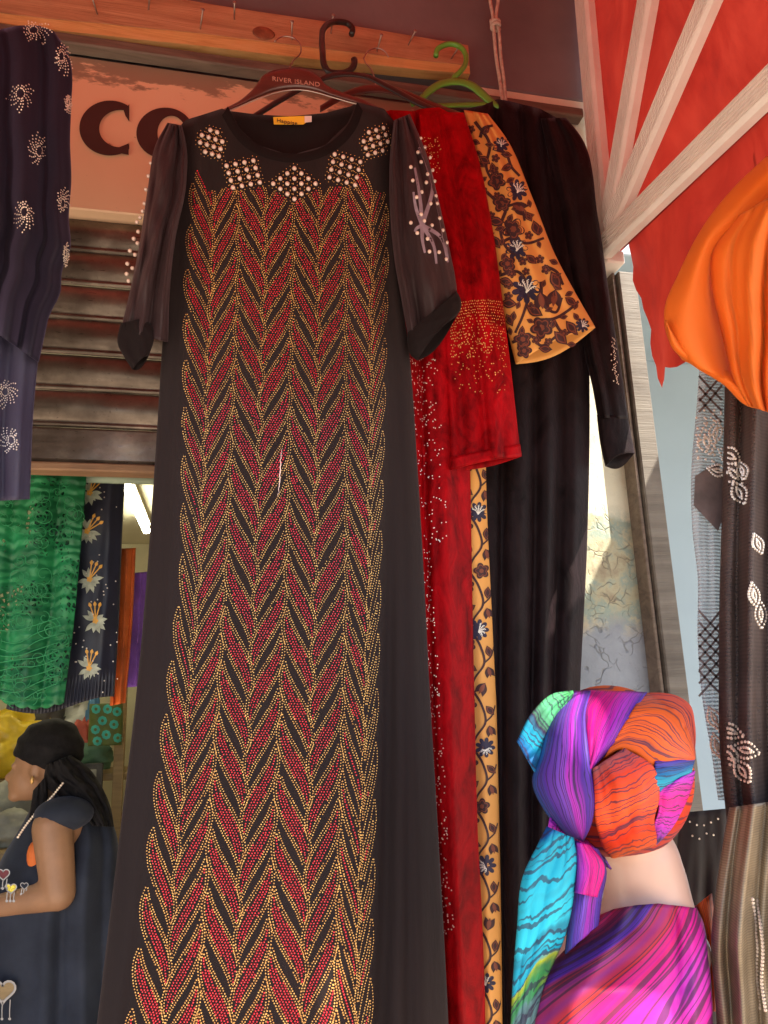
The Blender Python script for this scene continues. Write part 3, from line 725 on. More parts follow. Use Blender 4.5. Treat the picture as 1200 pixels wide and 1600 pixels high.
# rhinestone leaves -------------------------------------------------
CY = np.array([300, 430, 900, 1532, 1760.])
CXs = np.array([[299, 333, 372, 414, 458, 499, 540, 579, 605], [290, 331, 371, 413, 457, 498, 540, 580, 605], [283, 311, 353, 400, 447, 492, 541, 576, 594], [209, 262, 312, 367, 418, 475, 524, 557, 580], [178, 238, 292, 350, 406, 466, 520, 556, 584]], float)
def colx(k, y): return np.interp(y, CY, CXs[:, k])
def spacing(y): return 70+(y-430)*.0255
def env(x): return np.interp(x, [290, 308, 325, 352, 380, 412, 432, 458, 485, 505, 540, 572, 590, 610], [300, 266, 300, 292, 298, 292, 300, 318, 300, 292, 292, 262, 300, 300])
nleaf = 0
for k in range(8):
    slash = (k % 2 == 1)                                  # leaning like / or like \
    y = 367. if slash else 333.
    if k in (1, 3, 5, 7): y -= 0
    while y-1.62*spacing(y) < 1640:
        sp = spacing(y); yt = y-1.66*sp; yb = y
        tt = np.linspace(0, 1, 40); py = yb+(yt-yb)*tt
        xa, xb = colx(k, py), colx(k+1, py); wcol = xb-xa
        e_ = np.clip((tt-.08)/.84, 0, 1); ease = e_*e_*(3-2*e_)
        cx = xa+wcol*(.05+.88*ease) if slash else xb-wcol*(.05+.88*ease)
        # keep the belly inside the column
        spine = np.stack([cx, py], -1)
        gsp = 3.6+(y-430)*.0008
        Wn = .182*sp*min(1., wcol.mean()/(.60*sp))
        L = np.concatenate([[0], np.cumsum(np.linalg.norm(np.diff(spine, axis=0), axis=1))]); Lt = L[-1]
        T = np.gradient(spine, axis=0); T /= np.linalg.norm(T, axis=1)[:, None]; N = np.stack([-T[:, 1], T[:, 0]], -1)
        def place(s_, w_):
            c = np.stack([np.interp(s_, L, spine[:, j]) for j in (0, 1)], -1); nn_ = np.stack([np.interp(s_, L, N[:, j]) for j in (0, 1)], -1); return c+nn_*w_[..., None]
        def half(s_): f = np.clip(s_/Lt, 0, 1); return Wn*np.clip(np.sin(math.pi*f**.92), 0, 1)**.72
        gold = []; red = []
        ss = np.arange(0, Lt, gsp)
        for sg in (-1, 1):
            gold.append(place(ss, sg*half(ss))); s2 = ss[(half(ss) > gsp*1.05)]+gsp*.5
            gold.append(place(s2, sg*(half(s2)-gsp*.92)))
        m_ = int(Wn/gsp)+1
        xg = wcol.mean()/42.
        for r_ in range(-m_, m_+1):
            s3 = np.arange(gsp*(1+.5*(r_ % 2)), Lt, gsp*1.04); w3 = np.full_like(s3, r_*gsp*.98)
            ok = np.abs(w3) < half(s3)-gsp*1.45; red.append(place(s3[ok], w3[ok]))
        gold = np.concatenate(gold); red = np.concatenate(red) if red else np.zeros((0, 2))
        gold = gold[gold[:, 1] > env(gold[:, 0])]; red = red[red[:, 1] > env(red[:, 0])]
        gold = gold[gold[:, 1] < 1700]; red = red[red[:, 1] < 1700]
        if len(gold) > 12:
            gold = gold+RNG.normal(0, .22, gold.shape); red = red+RNG.normal(0, .3, red.shape)
            keep = RNG.random(len(gold)) > .012; gold = gold[keep]; keep = RNG.random(len(red)) > .004; red = red[keep]
            mb = MB(); sc = 1.0
            dep = float(np.linalg.norm(P(cx.mean(), py.mean(), YM)-CAM))*.80/FPX
            studs(mb, surf(gold[:, 0], gold[:, 1], .0006), gsp*.35*dep*1.05, 0)
            if len(red): studs(mb, surf(red[:, 0], red[:, 1], .0006), gsp*.39*dep*1.05, 1)
            mb.build('rhinestone_leaf', [M['gold'], M['red_stone']], dress, smooth=False); nleaf += 1
        y += sp
# snag: a strip of missing stones
mb = MB(); q = curve([(441, 700), (438, 730), (436, 758), (434, 776)])(np.linspace(0, 1, 24)); q[:, 0] += RNG.normal(0, .8, 24)
ribbon(mb, q, .7*np.sin(np.linspace(.2, 3, 24)), surf, .0018); mb.build('bare_thread', M['size_label'], dress)
# pearl diamonds -----------------------------------------------------
def diamond(c, ex, ey, rows, missing=()):
    mb = MB(); c = np.array(c, float); ex = np.array(ex, float); ey = np.array(ey, float); spots = []; dots = []
    for a in range(rows):
        for b in range(rows):
            q = c+ex*((a-(rows-1)/2)/(rows-1))+ey*((b-(rows-1)/2)/(rows-1))
            if (a, b) in missing: continue
            spots.append(q)
            for j in range(7): an = j/7*6.283; dots.append(q+7.4*np.array([math.cos(an), math.sin(an)]))
    dots = np.array(dots); studs(mb, surf(dots[:, 0], dots[:, 1], .0006), .00115, 0); o = mb.build('pearl_diamond', M['gold'], dress, smooth=False)
    for q in spots:
        w_ = surf(q[0], q[1], .003); inst('pearl', pearl_me, w_, o, scale=(.0042, .0040, .0042))
diamond((330, 222), (32, 10), (-8, 34), 4, ((0, 0), (3, 0), (0, 3)))
diamond((380, 272), (42, -8), (10, 34), 4)
diamond((460, 287), (33, -24), (33, 24), 4)
diamond((539, 265), (40, 12), (-8, 36), 4)
diamond((587, 221), (34, -10), (10, 32), 4, ((3, 3), (0, 0)))
# sleeves ------------------------------------------------------------
SF = folds([(.72, .55, .10, .016, .020), (.35, .4, .09, -.006, -.010), (.9, .85, .06, -.01, -.012), (.15, .2, .05, .006, .010)], .009, 11, (1.5, 5))
sl1 = Shell([(262, 192), (244, 225), (232, 290), (217, 390), (200, 470), (189, 515)], [(284, 196), (291, 230), (290, 292), (274, 370), (266, 440), (262, 535)], YM-.012, lambda t: .018+.03*np.sin(np.clip(t, 0, 1)*2.6), .02, SF)
slv = sl1.mesh('sleeve', M['chiffon'], dress, 40, 60)
cf = Shell([(189, 505), (184, 535), (196, 560), (207, 577)], [(225, 497), (240, 515), (240, 530), (232, 556)], YM-.03, .026, .022, folds([(.3, .3, .2, .01, .01)], .002, 4)); cf.drop = 9; cf.dt = 0; cf.mesh('cuff', M['black_band'], dress, 30, 14)
PL = [(236, 255), (232, 275), (228, 296), (226, 318), (223, 330), (219, 340), (214, 347), (216, 362), (209, 373), (215, 380), (203, 392), (211, 398), (199, 412), (207, 419), (198, 428), (201, 439)]
for q in PL: inst('pearl', pearl_me, P(q[0], q[1], YM-.014), slv, scale=(.0036,)*3)
SF2 = folds([(.30, .25, .10, .012, .022), (.55, .5, .1, -.004, -.008), (.12, .1, .06, -.008, -.012), (.75, .8, .06, .004, .008)], .007, 21, (1.5, 5))
sl2 = Shell([(616, 188), (610, 240), (610, 330), (616, 400), (628, 470), (640, 535)], [(640, 178), (664, 235), (684, 310), (702, 390), (713, 450), (714, 478)], YM-.012, lambda t: .018+.034*np.sin(np.clip(t, 0, 1)*2.6), .02, SF2)
slv2 = sl2.mesh('sleeve', M['chiffon'], dress, 40, 60)
cf2 = Shell([(637, 520), (638, 540), (643, 556), (652, 563)], [(713, 455), (720, 470), (719, 484), (713, 494)], YM-.030, .030, .026, folds([(.5, .5, .3, -.004, -.004)], .002, 6)); cf2.drop = 15; cf2.dt = 0; cf2.mesh('cuff', M['black_band'], dress, 36, 12)
s2 = lambda a, b, off=.001: P(a, b, YM-.058-off)
def onslv(a, b, off=.001): return sl2.at_pix(a, b, off)
mb = MB()
for k in range(7):                                       # cut-work fan of lilac stems
    a0 = (660, 352); e = [(655, 230), (648, 262), (646, 300), (700, 410), (682, 412), (664, 395), (648, 362)][k]; mid_ = [(676, 285), (655, 300), (650, 325), (688, 370), (678, 385), (660, 375), (650, 358)][k]
    c = curve([a0, mid_, e])(np.linspace(0, 1, 16)); ribbon(mb, c, 3.4*np.linspace(1, .5, 16), onslv, .002)
c = curve([(655, 218), (668, 260), (682, 310), (692, 360), (699, 405)])(np.linspace(0, 1, 30)); ribbon(mb, c, 2.6, onslv, .0022)
mb.build('cutwork_embroidery', M['lilac'], slv2)
PR = [(657, 216), (653, 238), (642, 261), (658, 253), (664, 230), (672, 246), (668, 272), (645, 282), (666, 285), (676, 266), (679, 283), (659, 300), (651, 308), (673, 318), (658, 335), (642, 348), (663, 345), (675, 352), (652, 364), (668, 373), (687, 341), (692, 360), (671, 393), (698, 379), (686, 394), (697, 405), (681, 306), (683, 318)]
for q in PR: inst('pearl', pearl_me, onslv(q[0], q[1], .004), slv2, scale=(.0036,)*3)
# label in the neck
def label_pt(a, b, y=None): return P(a, b, YM+.004)
lb = MB(); q = np.array([(427, 183), (478, 181), (483, 188), (474, 194), (428, 194)], float); A = P(q[:, 0], q[:, 1], YM+.010); B = A+np.array([0, .0012, 0])
lb.add(np.concatenate([A, B]), [[0, 1, 2, 3, 4], [9, 8, 7, 6, 5]]+[[i, (i+1) % 5, 5+(i+1) % 5, 5+i] for i in range(5)]); lab = lb.build('neck_label', M['yellow_label'], dress, smooth=False)
lb = MB(); q = np.array([(476, 181), (487, 181), (487, 190), (476, 191)], float); A = P(q[:, 0], q[:, 1], YM+.0085); B = A+np.array([0, .001, 0])
lb.add(np.concatenate([A, B]), [[0, 1, 2, 3], [7, 6, 5, 4]]+[[i, (i+1) % 4, 4+(i+1) % 4, 4+i] for i in range(4)]); lb.build('size_tag', M['size_label'], lab, smooth=False)
def text(name, s, p0, size, mat, parent, slope=0., ext=.0004, spacing_=1.):
    cu = bpy.data.curves.new(name, 'FONT'); cu.body = s; cu.size = size; cu.extrude = ext; cu.space_character = spacing_
    tmp = bpy.data.objects.new(name, cu); COL.objects.link(tmp); dg = bpy.context.evaluated_depsgraph_get()
    me = bpy.data.meshes.new_from_object(tmp.evaluated_get(dg)); bpy.data.objects.remove(tmp); me.materials.clear(); me.materials.append(mat)
    return inst(name, me, p0, parent, rot=(math.pi/2, slope, 0))
text('label_lettering', 'Happise', P(432, 190.5, YM+.0085), .0118, M['label_ink'], lab, .03, .0003, 1.05)

# ================================================================== HANGERS
def hook(mb, pts, ys, r, n_=9, k=40):
    c = curve(pts)(np.linspace(0, 1, k)); mb.tube(P(c[:, 0], c[:, 1], np.interp(np.linspace(0, 1, k), np.linspace(0, 1, len(ys)), ys)), r, n_)
def slab(mb, tops, bots, y0, y1, mi=0, k=40, lean=0.):
    a = curve(tops)(np.linspace(0, 1, k)); b = curve(bots)(np.linspace(0, 1, k)); rows = []
    for (f, y) in ((.0, (y0+y1)/2), (.12, y0+(y1-y0)*.12), (.35, y0), (.7, y0), (.9, y0+(y1-y0)*.1), (1., (y0+y1)/2), (.9, y1-(y1-y0)*.1), (.5, y1), (.12, y1-(y1-y0)*.12)):
        q = a+(b-a)*f; rows.append(P(q[:, 0], q[:, 1], y))
    G = np.stack(rows, 1); m_ = G.shape[1]; mb.add(G.reshape(-1, 3), gridF(k, m_, True)+[list(range(m_))[::-1], [(k-1)*m_+i for i in range(m_)]], mi)
HB = [(330, 180), (350, 170), (376, 156), (398, 136), (412, 117), (440, 107), (473, 107), (495, 116), (508, 131), (532, 143), (566, 155), (590, 166)]
HL = [(332, 188), (352, 176), (382, 162), (408, 151), (432, 143), (450, 140), (476, 140), (496, 144), (516, 150), (540, 157), (566, 165), (590, 174)]
h1 = thing('clothes_hanger', P(450, 170, YM), 'broad dark brown wooden hanger with pink lettering inside the pearl trimmed black dress', 'hanger')
mb = MB(); slab(mb, HB, HL, YM-.012, YM+.008); hb1 = mb.build('shoulder_bar', M['hanger_wood'], h1)
mb = MB(); hook(mb, [(429, 65), (436, 59), (450, 57), (463, 62), (470, 72), (469, 84), (458, 95), (452, 108)], [-.075, -.075, -.08, -.10, -.16, YM-.002], .0016); mb.build('wire_hook', M['steel'], h1)
mb = MB(); hook(mb, [(352, 176), (382, 163), (408, 152.5), (432, 144.5), (450, 141), (476, 141), (496, 145), (516, 151), (540, 158), (562, 164)], [YM-.012, YM-.012], .0011); mb.build('edge_trim', M['steel'], h1)
text('hanger_lettering', 'RIVER ISLAND', P(425, 126, YM-.0128), .0142, M['hanger_ink'], hb1, -.02, .0003, 1.05)

YR, YF, YB = -.185, -.135, -.095
h2 = thing('clothes_hanger', P(530, 170, YR), 'black plastic hanger with a thick open hook holding the red velvet dress', 'hanger')
mb = MB(); hook(mb, [(549, 54), (551, 46), (545, 38), (530, 34), (514, 37), (505, 46), (503, 60), (504, 80), (507, 103), (513, 112), (528, 115), (542, 113), (551, 106), (554, 96), (553, 92)], [-.06, -.06, -.07, -.10, -.15, -.175, -.18, -.18, -.18, -.18], .0068, 10, 60); mb.build('hook', M['black_plastic'], h2)
mb = MB(); slab(mb, [(395, 178), (440, 150), (490, 124), (520, 113), (545, 112), (575, 116), (610, 132), (655, 156), (690, 172)], [(400, 186), (445, 158), (495, 132), (522, 122), (545, 120), (572, 124), (604, 140), (650, 165), (688, 181)], YR-.010, YR+.004); mb.build('shoulder_bar', M['black_plastic'], h2)
h3 = thing('clothes_hanger', P(600, 170, YF), 'dark brown hanger with thin copper wire hook behind the black plastic hanger', 'hanger')
mb = MB(); hook(mb, [(568, 92), (575, 80), (589, 75), (601, 80), (607, 89)], [-.07, -.07], .0015); mb.build('hook_tip', M['steel'], h3)
mb = MB(); hook(mb, [(568, 90), (571, 98), (579, 107), (584, 118), (588, 140)], [-.07, -.10, YF], .0015); mb.build('wire_hook', M['steel'], h3)
mb = MB(); slab(mb, [(500, 165), (540, 142), (565, 134), (590, 132), (620, 136), (660, 152), (700, 168), (750, 186)], [(500, 176), (540, 155), (566, 148), (590, 146), (618, 150), (656, 164), (698, 180), (748, 196)], YF-.008, YF+.006); mb.build('shoulder_bar', M['hanger_wood'], h3)
h4 = thing('clothes_hanger', P(720, 170, YB), 'bright green plastic hanger on the end nail holding the black velvet dress', 'hanger')
YG = -.10
mb = MB(); hook(mb, [(681, 88), (683, 78), (693, 71), (708, 69), (721, 75), (728, 87), (727, 100), (718, 113), (709, 122), (707, 130)], [-.068, -.07, -.075, -.085, -.10, YG], .0062, 10, 50); mb.build('hook', M['green_plastic'], h4)
mb = MB(); slab(mb, [(640, 160), (655, 150), (668, 137), (685, 126), (700, 122), (720, 122), (740, 128), (756, 140), (768, 152), (785, 166)], [(644, 168), (660, 158), (676, 146), (690, 137), (704, 134), (720, 134), (735, 140), (748, 151), (764, 164), (782, 172)], YG-.010, YG+.004); mb.build('shoulder_bar', M['green_plastic'], h4)
mb = MB(); slab(mb, [(655, 161), (690, 161), (720, 160), (750, 159), (778, 160)], [(655, 168), (690, 169), (720, 168), (750, 168), (778, 168)], YG-.008, YG+.002); mb.build('trouser_bar', M['green_plastic'], h4)

# ================================================================== RED VELVET DRESS
red = thing('velvet_dress', P(740, 1740, YR), 'crimson crushed velvet dress dotted with gold rhinestones, beside the black dress', 'dress')
RF = folds([(.30, .38, .03, .014, .02), (.55, .50, .035, .016, .02), (.43, .44, .06, -.012, -.014), (.75, .70, .10, -.012, -.02)], .003, 31, (.8, 2.5))
rb = Shell([(560, 190), (560, 400), (580, 700), (604, 1100), (628, 1480), (640, 1750)], [(728, 190), (728, 400), (734, 720), (737, 900), (741, 1100), (746, 1300), (753, 1440), (758, 1600), (760, 1750)], YR, lambda t: .02+.02*np.clip(t*4, 0, 1), .018, RF, ([0, .3, .5, .6, .75, 1], [185, 172, 174, 170, 168, 190]))
rb.mesh('bodice_and_skirt', M['red_velvet'], red, 80, 130)
RS = folds([(.5, .55, .05, .006, .006), (.2, .2, .10, .004, .008), (.75, .7, .12, -.006, -.010)], .004, 41, (1, 3.5))
rs = Shell([(655, 176), (660, 250), (672, 380), (688, 520), (698, 640), (702, 733)], [(724, 176), (745, 240), (768, 350), (786, 480), (803, 620), (813, 711)], lambda t: YR-.022-.01*t, lambda t: .012+.02*np.clip(t*2, 0, 1), .016, RS)
rs.drop = 7; rsl = rs.mesh('sleeve', M['red_velvet'], red, 50, 80)
hm = Shell([(700.5, 716), (702.5, 735)], [(811, 694), (814, 713)], YR-.034, .034, .018, None); hm.drop = 6; hm.dt = -1.; hm.mesh('sleeve_hem', M['red_velvet'], red, 40, 5, solid=.004)
srs = lambda a, b, off=.001: rs.at_pix(a, b, off); srb = lambda a, b, off=.001: rb.at_pix(a, b, off)
pts = []
for j in range(18):                                       # dense rows below the elbow, thinning to loose stones
    for i_ in range(26):
        a = 704+i_*3.4+(j % 2)*1.7+RNG.normal(0, .4); y_ = 478+j*4.6-9*math.sin((a-700)/90*2.6)+RNG.normal(0, .4)+(12 if a < 715 else 0)
        if a < 786+(y_-480)*.11 and RNG.random() < 1.05-.055*j: pts.append((a, y_))
for j in range(170):
    y_ = 520+abs(RNG.normal(0, 52)); a = RNG.uniform(704, 792)
    if y_ < 660: pts.append((a, y_))
for j in range(60): pts.append((RNG.uniform(660, 690), 215+RNG.random()**1.5*55))
q = np.array(pts); mb = MB(); studs(mb, srs(q[:, 0], q[:, 1], .001), .0013); mb.build('sleeve_rhinestones', M['gold'], rsl, smooth=False, kind='stuff')
pts = []
for j in range(520):
    y_ = 560+RNG.random()**1.5*900; xl_ = 637+(y_-560)*.062; pts.append((xl_+RNG.random()**1.4*(46 if y_ < 860 else 18), y_))
q = np.array(pts); mb = MB(); studs(mb, srb(q[:, 0], q[:, 1], .001), .0014); mb.build('skirt_rhinestones', M['pale'], red, smooth=False, kind='stuff')

# ================================================================== FLORAL PRINT DRESS
flo = thing('print_dress', P(750, 1740, YF), 'orange cotton print dress with dark vine flowers and a flared sleeve', 'dress')
FB = folds([(.50, .52, .04, .010, .014), (.8, .78, .1, -.008, -.01)], .002, 51)
fb = Shell([(640, 195), (650, 500), (660, 720), (672, 1000), (690, 1400), (700, 1750)], [(770, 195), (765, 500), (760, 720), (772, 1000), (782, 1400), (786, 1750)], YF, .024, .016, FB)
fb.mesh('bodice_and_skirt', M['print_ground'], flo, 60, 110)
FS = folds([(.35, .4, .06, .006, .012), (.7, .75, .08, .004, .010), (.55, .58, .08, -.006, -.010)], .003, 61, (1, 3))
fs = Shell([(725, 172), (738, 220), (755, 330), (775, 430), (794, 520), (806, 569)], [(762, 178), (790, 215), (832, 310), (868, 400), (900, 460), (930, 512)], lambda t: YF-.030-.01*t, lambda t: .012+.026*np.clip(t*1.6, 0, 1), lambda t: .012+.02*t, FS)
fs.drop = 15; fsl = fs.mesh('sleeve', M['print_ground'], flo, 50, 70)
def lobed(c, r, lobes, depth, rot, k=40, sharp=1.):
    a = np.linspace(0, 2*math.pi, k, endpoint=False); rr = r*(1-depth+depth*np.abs(np.cos(a*lobes/2))**sharp); return np.stack([c[0]+rr*np.cos(a+rot), c[1]+rr*np.sin(a+rot)], -1)
def leafp(c, l, w_, rot, k=20):
    a = np.linspace(0, 1, k//2); x = np.concatenate([(a-.5)*l, (.5-a)[1:-1]*l]); y = np.concatenate([w_*np.sin(a*math.pi)**1.2, (-w_*np.sin(a*math.pi)**1.2)[1:-1]]); cs, sn = math.cos(rot), math.sin(rot)
    return np.stack([c[0]+x*cs-y*sn, c[1]+x*sn+y*cs], -1)
def motif(mb, kind, c, r, rot, sf):
    if kind == 0:                                         # rosette of rounded lobes
        patch(mb, lobed(c, r, 5, .34, rot), sf, .0010, 0); ribbon(mb, np.concatenate([lobed(c, r*.72, 5, .34, rot), lobed(c, r*.72, 5, .34, rot)[:1]]), r*.05, sf, .0014, 2); patch(mb, lobed(c, r*.28, 6, .2, rot), sf, .0014, 2)
    elif kind == 1:                                       # ragged bloom with white sprigs
        patch(mb, lobed(c, r, 9, .42, rot, 54, .7), sf, .0010, 1)
        for s in np.linspace(-1.1, 1.1, 5):
            an = rot-math.pi/2+s; e = (c[0]+r*.62*math.cos(an), c[1]+r*.62*math.sin(an)); m_ = ((c[0]+e[0])/2+r*.06, (c[1]+e[1])/2)
            ribbon(mb, np.array([(c[0], c[1]+r*.25), m_, e]), r*.035, sf, .0015, 3)
            for h in (.45, .7, .95):
                b_ = np.array([c[0]+(e[0]-c[0])*h, c[1]+(e[1]-c[1])*h]); ribbon(mb, np.array([b_, b_+r*.16*np.array([math.cos(an+.9), math.sin(an+.9)])]), r*.03, sf, .0015, 3)
    elif kind == 2:                                       # bud with brown outline
        patch(mb, leafp(c, 2.2*r, .62*r, rot), sf, .0010, 0); q_ = leafp(c, 1.6*r, .38*r, rot); ribbon(mb, np.concatenate([q_, q_[:1]]), r*.07, sf, .0014, 2)
    elif kind == 3:                                       # tulip head
        patch(mb, leafp((c[0]-r*.3*math.sin(rot), c[1]+r*.3*math.cos(rot)), 1.9*r, .42*r, rot+.35), sf, .0010, 0); patch(mb, leafp((c[0]+r*.3*math.sin(rot), c[1]-r*.3*math.cos(rot)), 1.9*r, .42*r, rot-.35), sf, .0011, 0); patch(mb, leafp(c, 1.7*r, .3*r, rot), sf, .0014, 2)
def vine(mb, pts, w_, sf): q_ = curve(pts)(np.linspace(0, 1, 8*len(pts))); ribbon(mb, q_, w_*np.linspace(1, .75, len(q_)), sf, .0008, 0)
PM = [M['print_dark'], M['print_navy'], M['print_brown'], M['print_white']]
sfs = lambda a, b, off: fs.at_pix(a, b, off+.0012); sfb = lambda a, b, off: fb.at_pix(a, b, off+.001)
mb = MB()
VN = [[(742, 190), (765, 225), (760, 262), (778, 296)], [(770, 232), (790, 240), (800, 262), (812, 275)], [(760, 300), (790, 322), (812, 318), (820, 345)], [(775, 385), (800, 372), (822, 380), (850, 372)], [(790, 330), (782, 355), (790, 385), (815, 405)],
      [(780, 430), (810, 425), (825, 450), (818, 490), (805, 520)], [(845, 440), (852, 480), (868, 488), (878, 465)], [(842, 500), (865, 498), (888, 485), (905, 470)], [(850, 415), (870, 425), (880, 445)], [(800, 535), (830, 525), (845, 540), (870, 525)], [(865, 500), (880, 520), (902, 515)], [(750, 215), (756, 200), (770, 196)]]
for v_ in VN: vine(mb, v_, 2.6, sfs)
for kd, c, r, ro in [(1, (783, 226), 11, 0), (0, (776, 283), 13, .3), (1, (808, 297), 15, .5), (2, (757, 250), 9, .6), (2, (792, 262), 8, -.4), (0, (784, 318), 13, .9), (2, (775, 346), 11, .1), (3, (812, 325), 12, .4), (0, (802, 358), 16, .2), (2, (775, 378), 10, 1.0), (1, (807, 388), 16, 0), (2, (837, 356), 10, 1.3), (2, (826, 338), 8, 1.0),
                     (0, (793, 412), 12, .6), (2, (790, 440), 10, .2), (1, (822, 452), 20, .1), (3, (846, 470), 14, 1.4), (3, (866, 466), 14, 1.7), (2, (868, 438), 13, 1.1), (2, (835, 486), 12, .5), (0, (846, 512), 16, .4), (2, (892, 471), 9, .6), (2, (876, 528), 12, .8), (2, (893, 512), 11, .9), (0, (817, 530), 13, .7), (0, (819, 548), 11, 1.2), (2, (795, 474), 11, .1), (1, (910, 508), 10, .8), (2, (852, 545), 9, .1), (2, (830, 405), 9, .7), (2, (796, 500), 9, 1.1), (2, (770, 262), 7, 1.4)]: motif(mb, kd, c, r*1.15, ro, sfs)
used_ = [(783, 226), (808, 297), (802, 358), (807, 388), (822, 452), (846, 512), (846, 470), (866, 466)]
for k_ in range(700):
    v_ = RNG.random()**.8; y_ = 195+v_*345; xa_ = np.interp(y_, [190, 330, 430, 520, 560], [732, 757, 777, 797, 806]); xb_ = np.interp(y_, [190, 215, 310, 400, 460, 512, 560], [768, 786, 826, 862, 892, 918, 880]); c = (RNG.uniform(xa_, xb_), y_)
    if all(math.hypot(c[0]-a[0], c[1]-a[1]) > 17 for a in used_): used_.append(c); motif(mb, int(RNG.choice([2, 2, 2, 0])), c, RNG.uniform(6, 8.5), RNG.uniform(0, 3), sfs)
mb.build('vine_print', PM, fsl, smooth=False)
mb = MB(); yy_ = 722
k_ = 0
while yy_ < 1620:
    xm = 739+(yy_-720)*.021; vine(mb, [(xm-10, yy_-14), (xm+6, yy_+12), (xm+12, yy_+38), (xm-3, yy_+62), (xm-10, yy_+80)], 2.0, sfb)
    vine(mb, [(xm+12, yy_+38), (xm+22, yy_+28), (xm+27, yy_+12)], 1.3, sfb)
    motif(mb, [1, 0, 1, 3][k_ % 4], (xm+8+4*math.sin(k_*2.1), yy_+78), [16, 13, 17, 12][k_ % 4], k_*.7, sfb)
    motif(mb, 2, (xm+19, yy_+20), 9, 1.2+.5*math.sin(k_), sfb); motif(mb, 2, (xm-9, yy_+45), 10, .6+k_, sfb); motif(mb, 3, (xm+20, yy_+52), 10, 1.3, sfb); motif(mb, 0, (xm-12, yy_+10), 11, k_, sfb)
    yy_ += 92; k_ += 1
mb.build('vine_print', PM, flo, smooth=False)

# ================================================================== BLACK VELVET DRESS
bv = thing('velvet_dress', P(820, 1740, YB), 'long sleeved black velvet dress on the green hanger, in front of the cream pier', 'dress')
BF = folds([(.42, .40, .03, .012, .02), (.62, .66, .03, .010, .018), (.80, .80, .04, .012, .022), (.52, .53, .07, -.012, -.016), (.72, .73, .05, -.01, -.014), (.92, .90, .05, -.008, -.014)], .003, 71)
bb = Shell([(700, 190), (690, 500), (690, 800), (700, 1200), (720, 1750)], [(880, 190), (915, 420), (921, 620), (917, 850), (906, 1080), (900, 1400), (900, 1750)], YB, lambda t: .02+.03*np.clip(t*3, 0, 1), .03, BF, ([0, .3, .43, .5, .8, 1], [175, 165, 155, 157, 170, 190]))
bb.mesh('bodice_and_skirt', M['black_velvet'], bv, 90, 120)
BS = folds([(.55, .5, .12, .008, .010), (.25, .25, .1, -.006, -.008)], .003, 81, (1, 3))
bs2 = Shell([(845, 185), (868, 300), (892, 430), (915, 560), (925, 600), (934, 652)], [(884, 184), (907, 213), (934, 340), (953, 470), (970, 575), (982, 655)], YB-.012, lambda t: .02+.012*np.clip(t*2, 0, 1), .02, BS)
bsl = bs2.mesh('sleeve', M['black_velvet'], bv, 40, 70)
cu = Shell([(933, 648), (938, 690), (946, 728)], [(980, 650), (986, 680), (991, 708)], YB-.014, .026, .022, None); cu.drop = 13; cu.mesh('cuff', M['black_velvet'], bv, 36, 14, solid=.002)
q = np.array([(957+.10*(y_-530)+RNG.normal(0, 2.2), y_) for y_ in np.linspace(528, 600, 46)]); mb = MB(); studs(mb, bs2.at_pix(q[:, 0], q[:, 1], .001), .0017); mb.build('sleeve_rhinestones', M['pale'], bsl, smooth=False)

# ================================================================== NAVY BEADED DRESS, left
YN = -.25
nv_ = thing('beaded_dress', P(10, 780, YN), 'navy chiffon garment with swirling rhinestone bursts hanging before the sign', 'dress')
NF = folds([(.66, .72, .025, .014, .03), (.74, .80, .035, -.010, -.022), (.86, .88, .025, .012, .026), (.93, .95, .025, -.006, -.016), (.5, .5, .05, -.01, -.015)], .008, 91, (1, 3))
nb1 = Shell([(-190, 60), (-195, 200), (-195, 300), (-195, 350), (-190, 390)], [(104, 72), (112, 110), (111, 160), (109, 220), (111, 280), (107, 340), (109, 390), (96, 425), (94, 455), (76, 495), (68, 530), (60, 566)], YN, lambda t: .02+.03*np.clip(t*2, 0, 1), .03, NF, ([0, .5, .65, .75, .85, .93, 1], [90, 60, 46, 40, 40, 48, 78]), None, .25)
nb1.mesh('overlayer', M['navy_chiffon'], nv_, 70, 70)
nb2 = Shell([(-170, 330), (-165, 500), (-160, 650), (-150, 790)], [(88, 330), (66, 500), (52, 640), (46, 780)], YN+.012, .028, .02, folds([(.80, .78, .04, .012, .02), (.9, .9, .04, -.006, -.01)], .006, 95, (1, 3)))
nb2.mesh('underlayer', M['navy_sheer'], nv_, 60, 60)
def burst(c, r, sf, parent, arms=15, sw=.9, asp=1.):
    pts = []
    for j in range(arms):
        a0 = j/arms*6.283+RNG.normal(0, .06); ln = RNG.uniform(.6, 1.05)*(.75+.35*math.sin(a0+c[0])); nk = int(round(7*ln))
        for k in range(1, nk+1):
            f = k/7; a = a0+sw*f; pts.append((c[0]+r*asp*(.12+.88*f)*math.cos(a), c[1]+r*(.12+.88*f)*math.sin(a)))
    q = np.array(pts); q = q+RNG.normal(0, .3, q.shape); mb = MB(); studs(mb, sf(q[:, 0], q[:, 1], .001), .0015); mb.build('rhinestone_burst', M['pale'], parent, smooth=False)
s1 = lambda a, b, off: nb1.at_pix(a, b, off); s2_ = lambda a, b, off: nb2.at_pix(a, b, off)
for c, r, asp in [((52, 47), 22, 1.2), ((96, 88), 27, .6), ((32, 146), 30, .8), ((107, 160), 20, .3), ((61, 236), 30, .6), ((38, 331), 29, .7), ((98, 318), 26, .5), ((102, 395), 22, .3)]: burst(c, r*1.12, s1, nv_, asp=asp)
for c, r, asp in [((50, 462), 26, .8), ((8, 612), 28, .8), ((18, 688), 28, .8)]: burst(c, r, s2_, nv_, asp=asp)
hk = thing('clothes_hanger', P(-20, 60, YN), 'thin wire hanger holding the navy beaded garment', 'hanger')
